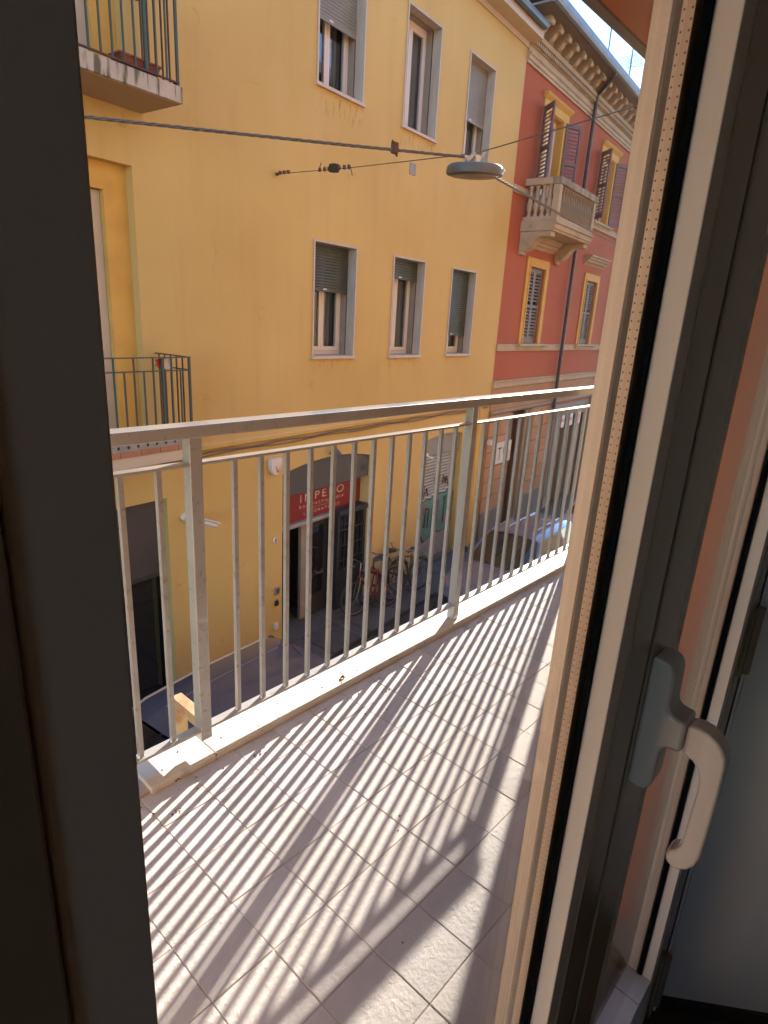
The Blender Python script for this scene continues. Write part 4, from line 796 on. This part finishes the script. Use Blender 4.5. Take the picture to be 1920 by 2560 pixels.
# ground floor: rusticated blocks, doors, plinth
js = [-2.04, -2.20, -2.575, -2.955, -3.33, -3.71, -4.10, -4.50]
for a0, a1 in ((13.2, 14.38), (15.66, 17.22), (20.7, 24.0)):
    for r_ in range(len(js) - 1):
        cuts = [a0, a1] if a1 - a0 < 0.9 else ([a0, a0 + (a1 - a0) * (0.55 if r_ % 2 else 0.42), a1])
        if a1 - a0 > 2: cuts = [a0 + 0.82 * q for q in range(5)]
        for l, r in zip(cuts[:-1], cuts[1:]):
            MB().box(l + (0.007 if l > a0 else 0), r - 0.007, -0.05, 0.0, js[r_ + 1] + 0.008, js[r_] - 0.008).build('stone_block', 'rust_block', rh, bevel=0.008)
for a0, a1 in ((13.2, 14.38), (15.66, 17.22), (20.7, 27)): MB().box(a0, a1, -0.07, 0.0, GZ, -4.50).build('plinth', 'plinth', rh, bevel=0.008)
dm = MB(); dm.box(14.40, 14.80, 0.24, 0.29, GZ, -2.1); dm.box(14.84, 15.24, 0.24, 0.29, GZ, -2.1); dm.box(14.79, 14.85, 0.22, 0.24, GZ, -2.1)
for c in (14.60, 15.04):
    for z0, z1 in ((-5.0, -4.3), (-4.2, -3.2), (-3.1, -2.3)): dm.box(c - 0.13, c + 0.13, 0.225, 0.24, z0, z1)
dm.build('street_door', 'wood_dark', rh)
dm = MB(); dm.box(15.25, 15.42, -0.06, 0.3, GZ, -2.06); dm.box(15.42, 15.64, -0.10, 0.0, GZ, -2.06); dm.box(15.47, 15.59, -0.13, -0.10, GZ + 0.5, -2.2); dm.build('door_surround', 'wood_frame', rh, bevel=0.008)
dm = MB(); dm.box(14.385, 14.45, -0.06, 0.3, GZ, -2.06); dm.build('door_surround', 'wood_frame', rh)
dm = MB(); dm.box(17.24, 17.58, -0.10, 0.0, GZ, -2.06); dm.box(17.33, 17.50, -0.13, -0.10, GZ + 0.4, -2.2); dm.box(18.5, 18.72, -0.08, 0.2, GZ, -2.5); dm.box(19.4, 19.6, -0.08, 0.2, GZ, -2.5); dm.box(20.4, 20.68, -0.10, 0.1, GZ, -2.06); dm.box(17.58, 20.4, -0.02, 0.2, -2.5, -2.1); dm.build('shop_surround', 'grey_frame', rh, bevel=0.008)
for l, r in ((17.6, 18.5), (18.72, 19.4), (19.6, 20.4)): MB().box(l, r, 0.20, 0.23, GZ, -2.5).build('shop_glazing', 'car_glass', rh)
for x, lab in ((17.80, 'leftmost'), (18.50, 'middle'), (19.20, 'rightmost')):
    t = thing('shop_notice', lab + ' of three small white notices above the far shop doors', 'sign', (x, -0.1, -2.5)); MB().box(x - 0.22, x + 0.22, -0.14, -0.12, -2.78, -2.42).build('board', 'white_plastic', t); MB().box(x - 0.1, x + 0.16, -0.1425, -0.1402, -2.62, -2.52).build('printed_block', 'pink_ink', t)
t = thing('tobacco_sign', 'cream sign panel with a black T beside the dark street door', 'sign', (14.02, -0.1, -3.0))
MB().box(13.61, 14.44, -0.11, -0.052, -3.27, -2.745).build('panel', 'paper', t, bevel=0.004)
text_mesh('T', 13.70, -3.19, 0.33, 0.20, -0.112, 'ink', t, 'letter')
hd = MB(); hd.tube([(14.12 + 0.13 * math.cos(q * math.pi / 3 + 0.5), -0.113, -2.97 + 0.13 * math.sin(q * math.pi / 3 + 0.5)) for q in range(7)], 0.011, 4); hd.build('emblem', 'ink', t)
for k in range(4): MB().box(14.22 + 0.02 * (k % 2), 14.38, -0.1135, -0.1102, -3.22 + 0.065 * k, -3.19 + 0.065 * k).build('pink_line', 'pink_ink', t)
tag(MB().box(13.15, 13.22, -0.16, -0.05, -2.72, -2.60).build('junction_box', 'white_plastic', None, (13.18, -0.1, -2.66), bevel=0.006), 'tiny white junction box where the two houses meet', 'box')
# aerials above the red roof
for x, y, h, lab in ((21.0, 1.2, 2.6, 'thin aerial mast standing on the red roof, left one'), (23.2, 1.2, 2.75, 'aerial mast with rake elements on the red roof, right one')):
    t = thing('roof_aerial', lab, 'aerial', (x, y, 6.3)); MB().cyl((x, y, 6.2), (x, y, 6.2 + h), 0.022, 6).build('mast', 'antenna', t)
    e_ = MB(); zc = 8.42
    if x > 22:
        e_.cyl((x - 0.5, y, zc), (x + 0.5, y, zc), 0.012, 5)
        for k in range(7): e_.cyl((x - 0.45 + 0.15 * k, y - 0.3, zc), (x - 0.45 + 0.15 * k, y + 0.3, zc), 0.008, 4)
        for s_ in (-0.12, 0.12): e_.cyl((x - 0.3, y, zc - 0.15 + s_ * 0.5), (x + 0.25, y, zc - 0.15 + s_ * 0.5), 0.01, 4)
    else: e_.cyl((x - 0.2, y, 6.2 + h), (x + 0.2, y, 6.2 + h), 0.01, 5)
    e_.build('elements', 'antenna', t)

# ================================================================== street lamp on its wires
LX, LY, LZ = 4.62, 3.31, 1.205
lp = thing('hanging_street_lamp', 'flat round grey street lamp hanging from wires over the street', 'street lamp', (LX, LY, LZ), O, rot=Matrix.Rotation(R(-6), 4, Vector((-0.58, 0.81, 0))))
h = MB(); h.lathe([(0.02, LZ + 0.056), (0.17, LZ + 0.055), (0.205, LZ + 0.050), (0.228, LZ + 0.033), (0.236, LZ + 0.0), (0.233, LZ - 0.022), (0.222, LZ - 0.030), (0.02, LZ - 0.031)], (LX, LY, 0), 48); h.build('housing', 'lamp', lp, smooth=True)
h = MB(); h.lathe([(0.195, LZ - 0.0315), (0.19, LZ - 0.040), (0.14, LZ - 0.047), (0.02, LZ - 0.050)], (LX, LY, 0), 40); h.build('lens', 'lamp_glass', lp, smooth=True)
for k in range(13):
    a = R(-62 + 7.0 * k); c, s = math.cos(a), math.sin(a)
    MB().bar((LX + 0.19 * c, LY + 0.19 * s, LZ + 0.056), (LX + 0.243 * c, LY + 0.243 * s, LZ + 0.012), 0.009, 0.02).build('cooling_fin', 'bright_metal', lp)
h = MB(); h.box(LX - 0.03, LX + 0.03, LY - 0.025, LY + 0.025, LZ + 0.066, LZ + 0.12); h.bar((LX + 0.03, LY, LZ + 0.07), (LX + 0.09, LY - 0.02, LZ + 0.15), 0.02, 0.012); h.bar((LX - 0.10, LY + 0.02, LZ + 0.07), (LX - 0.02, LY, LZ + 0.13), 0.03, 0.02); h.build('hanger', 'bright_metal', lp)
def fpt(a, b, z): v = FRAME_F @ Vector((a, -b, z)); return Vector((v.x, v.y, v.z - EYE))
Htop = Vector((LX, LY, LZ + 0.135))
wa = fpt(6.283, 0, 1.735)
tag(MB().tube([Htop, Htop + (wa - Htop) * 0.5 + Vector((0, 0, -0.012)), wa], 0.0045, 6).build('span_wire', 'wire', None, Htop, O), 'thin span wire from the lamp to the yellow wall anchor', 'wire')
wr = Vector((4.00, 1.245, 1.33 + 0.0)); 
tag(MB().tube([Htop, (Htop + wr) / 2, wr], 0.0045, 6).build('span_wire', 'wire', None, Htop, O), 'thin span wire running from the lamp up towards our side', 'wire')
def twisted(p0, p1, sag, r, n=60, turns=28):
    pts = [p0.lerp(p1, k / n) + Vector((0, 0, -4 * sag * (k / n) * (1 - k / n))) for k in range(n + 1)]; mb = MB()
    d = (p1 - p0).normalized(); u = d.cross(Vector((0, 0, 1))).normalized(); w_ = u.cross(d)
    m = n * 5
    for ph in (0, 2.09, 4.19):
        q = []
        for k in range(m + 1):
            f = k / m; c = p0.lerp(p1, f) + Vector((0, 0, -4 * sag * f * (1 - f))); a = 2 * math.pi * turns * f + ph; q.append(c + (u * math.cos(a) + w_ * math.sin(a)) * r)
        mb.tube(q, r * 0.98, 5)
    return mb
cl = Vector((-1.3, 6.12, 1.02)); 
tag(twisted(Vector((LX - 0.12, LY + 0.03, LZ + 0.09)), cl, 0.03, 0.0062).build('power_cable', 'cable', None, Htop, O, smooth=True), 'thick twisted power cable running left from the lamp', 'cable')
ce = fpt(22.5, 0, 2.62)
tag(twisted(Vector((LX + 0.05, LY + 0.02, LZ + 0.05)), ce, 0.03, 0.0075, 80, 50).build('power_cable', 'cable', None, Htop, O, smooth=True), 'twisted power cable running from the lamp towards the red house', 'cable')
an = MB(); dv = (Htop - wa).normalized()
an.tube([wa, wa + dv * 0.06], 0.02, 8)
for s_ in (0.12, 0.24, 0.36): c = wa + dv * s_; an.box(c.x - 0.016, c.x + 0.016, c.y - 0.016, c.y + 0.016, c.z - 0.008, c.z + 0.030)
tag(an.build('wire_anchor', 'rust_metal', None, wa, O), 'rusty wall anchor with wire clamps on the yellow wall', 'anchor')
ins = thing('wire_insulator', 'dark block insulator with clamps in the middle of the span wire', 'insulator', wa + dv * 1.3, O)
def along(px_x): return px_x
c0 = 1.55
cI = wa + dv * c0; MB().bar(wa + dv * (c0 - 0.065), wa + dv * (c0 + 0.065), 0.075, 0.085).build('block', 'iron', ins, bevel=0.012)
for s_ in (c0 - 0.34, c0 - 0.22, c0 - 0.12, c0 + 0.12, c0 + 0.23, c0 + 0.33):
    c = wa + dv * s_; MB().box(c.x - 0.012, c.x + 0.012, c.y - 0.012, c.y + 0.012, c.z - 0.022, c.z + 0.018).build('clamp', 'rust_metal', ins)
for s_, dz in ((c0 - 0.36, 0.07), (c0 + 0.36, -0.09)): MB().tube([wa + dv * s_, wa + dv * (s_ + 0.05) + Vector((0, 0, dz))], 0.005, 5).build('wire_tail', 'rust_metal', ins)
jn = Vector((LX - 0.12, LY + 0.03, LZ + 0.09)).lerp(cl, 0.095)
sp_ = MB(); sp_.box(jn.x - 0.022, jn.x + 0.022, jn.y - 0.02, jn.y + 0.02, jn.z - 0.035, jn.z + 0.04); sp_.bar(jn + Vector((-0.03, 0, 0.05)), jn + Vector((0.03, 0, -0.05)), 0.012, 0.012)
tag(sp_.build('cable_clamp', 'rust_metal', None, jn, O), 'dark clamp joining the power cable and span wire left of the lamp', 'clamp')

# ================================================================== parked cars
def car(label, a_front, dirn, b_c, col, L=3.95, half=0.80, hood=1.20, ws=0.55, roofL=1.75, hh=0.93, rh_=1.46, name='parked_car', sun_blue=False, roofw=0.66, group='cars parked in the street'):
    t = thing(name, label, 'car', (a_front + dirn * L / 2, -b_c, GZ), FRAME_F, group)
    def P(s, w_, z): return (a_front + dirn * s, -b_c + w_ * dirn, GZ + z)
    def ring(s, hw, zb, zt, cr):
        half_ = [(hw * 0.88, zb), (hw * 0.97, zb + 0.10), (hw, zb + 0.28), (hw * 0.985, zt - 0.16), (hw * 0.93, zt - 0.04), (hw * 0.80, zt), (hw * 0.45, zt + cr * 0.8), (0, zt + cr)]
        pts = [P(s, -w_, z) for w_, z in half_] + [P(s, w_, z) for w_, z in half_[::-1][1:]]
        return pts
    sc_, ws0, wst = hood, hood, hood + ws; r1 = wst + roofL; tl_ = L
    secs = [(0.0, half * 0.80, 0.30, 0.60, 0.0), (0.05, half * 0.88, 0.24, 0.70, 0.0), (0.16, half * 0.94, 0.20, 0.77, 0.012), (0.45, half * 0.985, 0.18, 0.83, 0.025), (hood * 0.7, half, 0.18, 0.885, 0.03), (hood, half, 0.18, hh - 0.01, 0.02),
            (hood + 0.6, half, 0.18, hh, 0.0), (L * 0.6, half, 0.18, hh + 0.015, 0.0), (L - 0.75, half * 0.99, 0.18, hh + 0.02, 0.0), (L - 0.30, half * 0.96, 0.2, hh + 0.0, 0.0), (L - 0.06, half * 0.90, 0.24, hh - 0.10, 0.0), (L, half * 0.84, 0.3, hh - 0.25, 0.0)]
    b = MB(); rows = [ring(*q) for q in secs]; n = len(rows[0])
    for r in rows: b.v += r
    for i in range(len(rows) - 1):
        for j in range(n): b.f.append((i * n + j, i * n + (j + 1) % n, (i + 1) * n + (j + 1) % n, (i + 1) * n + j))
    b.f += [tuple(range(n)), tuple(range((len(rows) - 1) * n, len(rows) * n))]
    body = b.build('body', col, t, smooth=True)
    # roof skin with pillars, glass between
    rw_ = half * roofw; rz = rh_
    rr = []
    for s, z, w_ in ((wst - 0.06, rz - 0.045, rw_ * 0.97), (wst + 0.12, rz - 0.01, rw_), (wst + roofL * 0.5, rz, rw_ * 1.01), (r1 - 0.2, rz - 0.02, rw_ * 0.99), (r1 + 0.02, rz - 0.07, rw_ * 0.96)):
        rr.append([P(s, w_ * q, z + 0.035 * (1 - q * q) - (0.045 if abs(q) == 1 else 0)) for q in (-1, -0.9, -0.5, 0, 0.5, 0.9, 1)])
    rb = MB(); rb.grid(rr); ro = rb.build('roof', col, t, smooth=True)
    gl = MB(); ft, rt_ = hood - 0.02, L - 0.30
    gl.grid([[P(ft + (wst - 0.07 - ft) * f + 0.05 * (1 - q * q) * 0 - 0.10 * (1 - q * q) * (1 - f), (half * 0.86 + (rw_ * 0.95 - half * 0.86) * f) * q, hh - 0.02 + (rz - 0.05 - hh + 0.02) * f + 0.03 * (1 - q * q) * f) for q in (-1, -.5, 0, .5, 1)] for f in (0, 0.5, 1)])
    gl.build('windscreen', 'car_glass', t, smooth=True)
    gl = MB(); gl.grid([[P(rt_ + (r1 + 0.02 - rt_) * f, (half * 0.84 + (rw_ * 0.94 - half * 0.84) * f) * q, hh - 0.03 + (rz - 0.08 - hh + 0.03) * f) for q in (-1, 0, 1)] for f in (0, 1)]); gl.build('rear_window', 'car_glass', t)
    for sg_ in (-1, 1):
        gl = MB(); gl.grid([[P(ft + 0.25 + (L - 0.5 - ft - 0.25) * q if f == 0 else wst + 0.02 + (r1 - 0.04 - wst) * q, sg_ * (half * 0.93 if f == 0 else rw_ * 0.985), hh - 0.02 if f == 0 else rz - 0.06) for q in (0, 0.33, 0.66, 1)] for f in (0, 1)]); gl.build('side_window', 'car_glass', t)
        pl = MB(); pl.bar(P(ft + 0.02, sg_ * half * 0.87, hh - 0.03), P(wst - 0.06, sg_ * rw_ * 0.97, rz - 0.055), 0.055, 0.05); pl.bar(P(ft + 1.35, sg_ * half * 0.925, hh - 0.03), P(wst + 0.95, sg_ * rw_ * 0.99, rz - 0.06), 0.06, 0.03); pl.bar(P(rt_ + 0.02, sg_ * half * 0.87, hh - 0.03), P(r1, sg_ * rw_ * 0.96, rz - 0.075), 0.09, 0.06); pl.build('pillar', col, t)
        mr = MB(); mr.lathe([(0.02, -0.07), (0.06, -0.05), (0.075, 0.0), (0.06, 0.05), (0.02, 0.065)], P(ft + 0.22, sg_ * (half + 0.10), hh + 0.06), 10); mr.build('mirror', 'car_black', t, smooth=True)
        hl_ = MB(); hl_.lathe([(0.01, -0.035), (0.06, -0.03), (0.085, 0.0), (0.09, 0.03)], P(0.075, sg_ * half * 0.64, 0.62), 18, 'x'); hl_.build('headlight', 'headlamp', t, smooth=True)
        for s in (0.72, L - 0.72):
            wc = P(s, sg_ * (half - 0.085), 0.30); ty = MB(); ty.lathe([(0.20, -0.085), (0.285, -0.085), (0.30, -0.06), (0.30, 0.06), (0.285, 0.085), (0.20, 0.085)], wc, 28, 'y'); wh = ty.build('wheel', 'tyre', t, smooth=True)
            rm = MB(); rm.lathe([(0.03, -0.075), (0.12, -0.06), (0.19, -0.078), (0.20, -0.05), (0.20, 0.05), (0.19, 0.078), (0.12, 0.06), (0.03, 0.075)], wc, 20, 'y'); rm.build('rim', 'rim', wh, smooth=True)
    for sg_ in (-1, 1): MB().tube([P(wst - 0.05, sg_ * rw_ * 0.985, rz - 0.085), P(wst + 0.12, sg_ * rw_ * 1.01, rz - 0.05), P(wst + roofL * 0.5, sg_ * rw_ * 1.02, rz - 0.04), P(r1 - 0.2, sg_ * rw_, rz - 0.06), P(r1 + 0.02, sg_ * rw_ * 0.97, rz - 0.11)], 0.014, 6).build('roof_trim', 'bright_metal' if col == 'car_navy' else col, t, smooth=True)
    for sg_ in (-0.5, 0.5): MB().tube([P(wst + 0.15, sg_ * rw_, rz + 0.018), P(wst + roofL * 0.5, sg_ * rw_, rz + 0.030), P(r1 - 0.2, sg_ * rw_, rz + 0.010)], 0.012, 6).build('roof_rib', col, t, smooth=True)
    MB().tube([P(wst + 0.12, 0, rz + 0.03), P(wst + 0.42, 0.02, rz + 0.42)], 0.004, 5).build('aerial', 'car_black', t)
    gr = MB()
    for k in range(4): gr.add([P(-0.005, -0.36, 0.47 + 0.055 * k), P(-0.005, 0.36, 0.47 + 0.055 * k), P(-0.005, 0.36, 0.495 + 0.055 * k), P(-0.005, -0.36, 0.495 + 0.055 * k), P(0.03, -0.36, 0.47 + 0.055 * k), P(0.03, 0.36, 0.47 + 0.055 * k), P(0.03, 0.36, 0.495 + 0.055 * k), P(0.03, -0.36, 0.495 + 0.055 * k)], [(0, 1, 2, 3), (4, 7, 6, 5), (0, 4, 5, 1), (3, 2, 6, 7), (0, 3, 7, 4), (1, 5, 6, 2)])
    gr.build('grille', 'grille', t)
    bp = MB(); bp.tube([P(0.14, -half * 0.95, 0.36), P(-0.03, -half * 0.8, 0.36), P(-0.06, 0, 0.36), P(-0.03, half * 0.8, 0.36), P(0.14, half * 0.95, 0.36)], 0.055, 8); bp.build('bumper', 'car_black', t, smooth=True)
    wp = MB(); wp.tube([P(ft - 0.06, -0.30, hh + 0.015), P(ft + 0.12, 0.08, hh + 0.13)], 0.008, 5); wp.tube([P(ft - 0.06, 0.15, hh + 0.015), P(ft + 0.12, 0.50, hh + 0.12)], 0.008, 5); wp.build('wiper', 'car_black', t)
    if sun_blue: MB().bar(P(ft + 0.10, 0.28, hh + 0.07), P(ft + 0.36, 0.28, hh + 0.36), 0.26, 0.006, up=(0, 1, 0)).build('sunshade', 'blue_sheet', t)
    return t
car('lilac silver hatchback parked facing us by the red house', 8.86, 1, 2.12, 'car_lilac', sun_blue=False)
car('dark slate car below the left end of the railing', 4.98, -1, 2.28, 'car_navy', L=3.9, hood=0.22, ws=0.16, roofL=1.85, half=0.84, roofw=0.84, rh_=1.54)
car('white car just beyond the silver hatchback', 13.4, 1, 2.45, 'car_white', L=4.1)

# ================================================================== bicycles against the yellow wall
def bike(label, f, r, mat, saddle_h=0.95, bar='flat', lean=0.10, basket=False, fork='steel'):
    """f / r: ground contacts (a, b) of front and rear wheel"""
    t = thing('bicycle', label, 'bicycle', ((f[0] + r[0]) / 2, -(f[1] + r[1]) / 2, GZ), FRAME_F, 'bicycles against the yellow wall')
    F2, R2 = Vector((f[0], -f[1], 0)), Vector((r[0], -r[1], 0)); d = (F2 - R2); wb = d.length; d.normalize(); side = Vector((-d.y, d.x, 0))
    if side.y < 0: side = -side
    up = (Vector((0, 0, 1)) + side * lean).normalized()
    z0 = GZ + 0.07
    def P(s, h, w_=0): return Vector((R2.x, R2.y, z0)) + d * s + up * h + side * w_
    wr_ = 0.335
    for s, nm in ((0, 'wheel'), (wb, 'wheel')):
        c = P(s, wr_); ty = MB(); ty.torus(c, wr_ - 0.016, 0.016, d, up, 36, 6); w_ = ty.build('wheel', 'tyre', t, smooth=True)
        rm = MB(); rm.torus(c, wr_ - 0.042, 0.009, d, up, 36, 5); rm.build('rim', 'steel', w_, smooth=True)
        sp = MB()
        for k in range(14): a = 2 * math.pi * k / 14; sp.tube([c + side * (0.02 if k % 2 else -0.02), c + (d * math.cos(a) + up * math.sin(a)) * (wr_ - 0.045)], 0.0018, 3)
        sp.tube([c - side * 0.05, c + side * 0.05], 0.018, 8); sp.build('spokes', 'steel', w_)
    bb = P(wb * 0.42, 0.28); st = P(wb * 0.30, 0.80); ht = P(wb * 0.82, 0.86); hb = P(wb * 0.85, 0.72); fc = P(wb, wr_); rc = P(0, wr_)
    fm = MB(); fm.tube([bb, st], 0.017, 8); fm.tube([ht, hb], 0.020, 8); fm.tube([st + (bb - st) * 0.08, ht + (hb - ht) * 0.2], 0.016, 8); fm.tube([bb, hb], 0.020, 8)
    for w_ in (-0.05, 0.05): fm.tube([bb + side * w_ * 0.5, rc + side * w_], 0.010, 6); fm.tube([st - up * 0.04 + side * w_ * 0.4, rc + side * w_], 0.009, 6)
    fm.build('frame', mat, t, smooth=True)
    fk = MB()
    for w_ in (-0.05, 0.05): fk.tube([hb + side * w_ * 0.6, hb + (fc - hb) * 0.3 + side * w_, fc + side * w_], 0.012, 6)
    fk.build('fork', fork, t, smooth=True)
    sp = MB(); sp.tube([st, st + (st - bb).normalized() * (saddle_h - 0.83)], 0.013, 8); sp.build('seat_post', 'steel', t, smooth=True)
    sc = st + (st - bb).normalized() * (saddle_h - 0.81); sd_ = MB(); rows = []
    for s, w_, h in ((-0.13, 0.02, 0.0), (-0.12, 0.075, 0.012), (-0.06, 0.085, 0.02), (0.02, 0.045, 0.012), (0.10, 0.025, 0.01), (0.15, 0.012, -0.005)):
        c = sc + d * s + up * h; rows.append([c - side * w_ - up * 0.035, c - side * w_, c - side * w_ * 0.4 + up * 0.012, c + side * w_ * 0.4 + up * 0.012, c + side * w_, c + side * w_ - up * 0.035])
    sd_.grid(rows); sd_.build('saddle', 'saddle', t, smooth=True)
    hbm = MB(); top = ht + (ht - hb).normalized() * 0.12; hbm.tube([ht, top], 0.014, 8)
    if bar == 'drop': q = [(0.0, 0.21, -0.14), (0.07, 0.21, -0.13), (0.10, 0.21, -0.05), (0.06, 0.21, 0.0), (0.0, 0.19, 0.0), (0.0, -0.19, 0.0), (0.06, -0.21, 0.0), (0.10, -0.21, -0.05), (0.07, -0.21, -0.13), (0.0, -0.21, -0.14)]
    else: q = [(-0.16, 0.28, 0.03), (-0.06, 0.26, 0.05), (0.03, 0.10, 0.02), (0.03, -0.10, 0.02), (-0.06, -0.26, 0.05), (-0.16, -0.28, 0.03)]
    hbm.tube([top + d * a + side * b + up * c for a, b, c in q], 0.0125, 7); hbm.build('handlebar', 'steel', t, smooth=True)
    ck = MB(); ck.torus(bb + side * 0.04, 0.085, 0.006, d, up, 20, 4); ck.tube([bb - side * 0.06, bb - side * 0.06 + (d * 0.6 - up * 0.8) * 0.17], 0.010, 6); ck.tube([bb + side * 0.06, bb + side * 0.06 - (d * 0.6 - up * 0.8) * 0.17], 0.010, 6)
    for w_, sg_ in ((-0.11, 1), (0.11, -1)): c = bb + side * w_ + (d * 0.6 - up * 0.8) * 0.17 * sg_; ck.bar(c - d * 0.04, c + d * 0.04, 0.08, 0.018)
    ck.build('crank', 'iron', t)
    if basket:
        for s, nm in ((0, 0), (wb, 1)):
            c = P(s, wr_); mg = MB(); mg.tube([c + (d * math.cos(a) + up * math.sin(a)) * (wr_ + 0.025) for a in [R(20 + 15 * q) for q in range(10)]], 0.016, 5); mg.build('mudguard', mat, t, smooth=True)
        ck = MB(); ck.tube([P(-0.15, 0.70, 0.05), P(0.22, 0.70, 0.05)], 0.006, 5); ck.tube([P(-0.15, 0.70, -0.05), P(0.22, 0.70, -0.05)], 0.006, 5); ck.tube([P(-0.10, 0.70), rc], 0.006, 5); ck.build('luggage_rack', 'iron', t)
    return t
bike('red racing bicycle with dropped bars, nearest the barred window', (7.95, 0.33), (8.70, 0.54), 'bike_red', 1.02, 'drop')
bike('dark city bicycle squeezed between the other two', (8.48, 0.26), (9.38, 0.30), 'bike_dark', 0.92, 'flat', fork='bike_dark', basket=True)
bike('brown upright bicycle with mudguards, farthest from the shop', (8.98, 0.46), (9.76, 0.56), 'bike_brown', 0.90, 'flat', fork='bike_brown', basket=True)
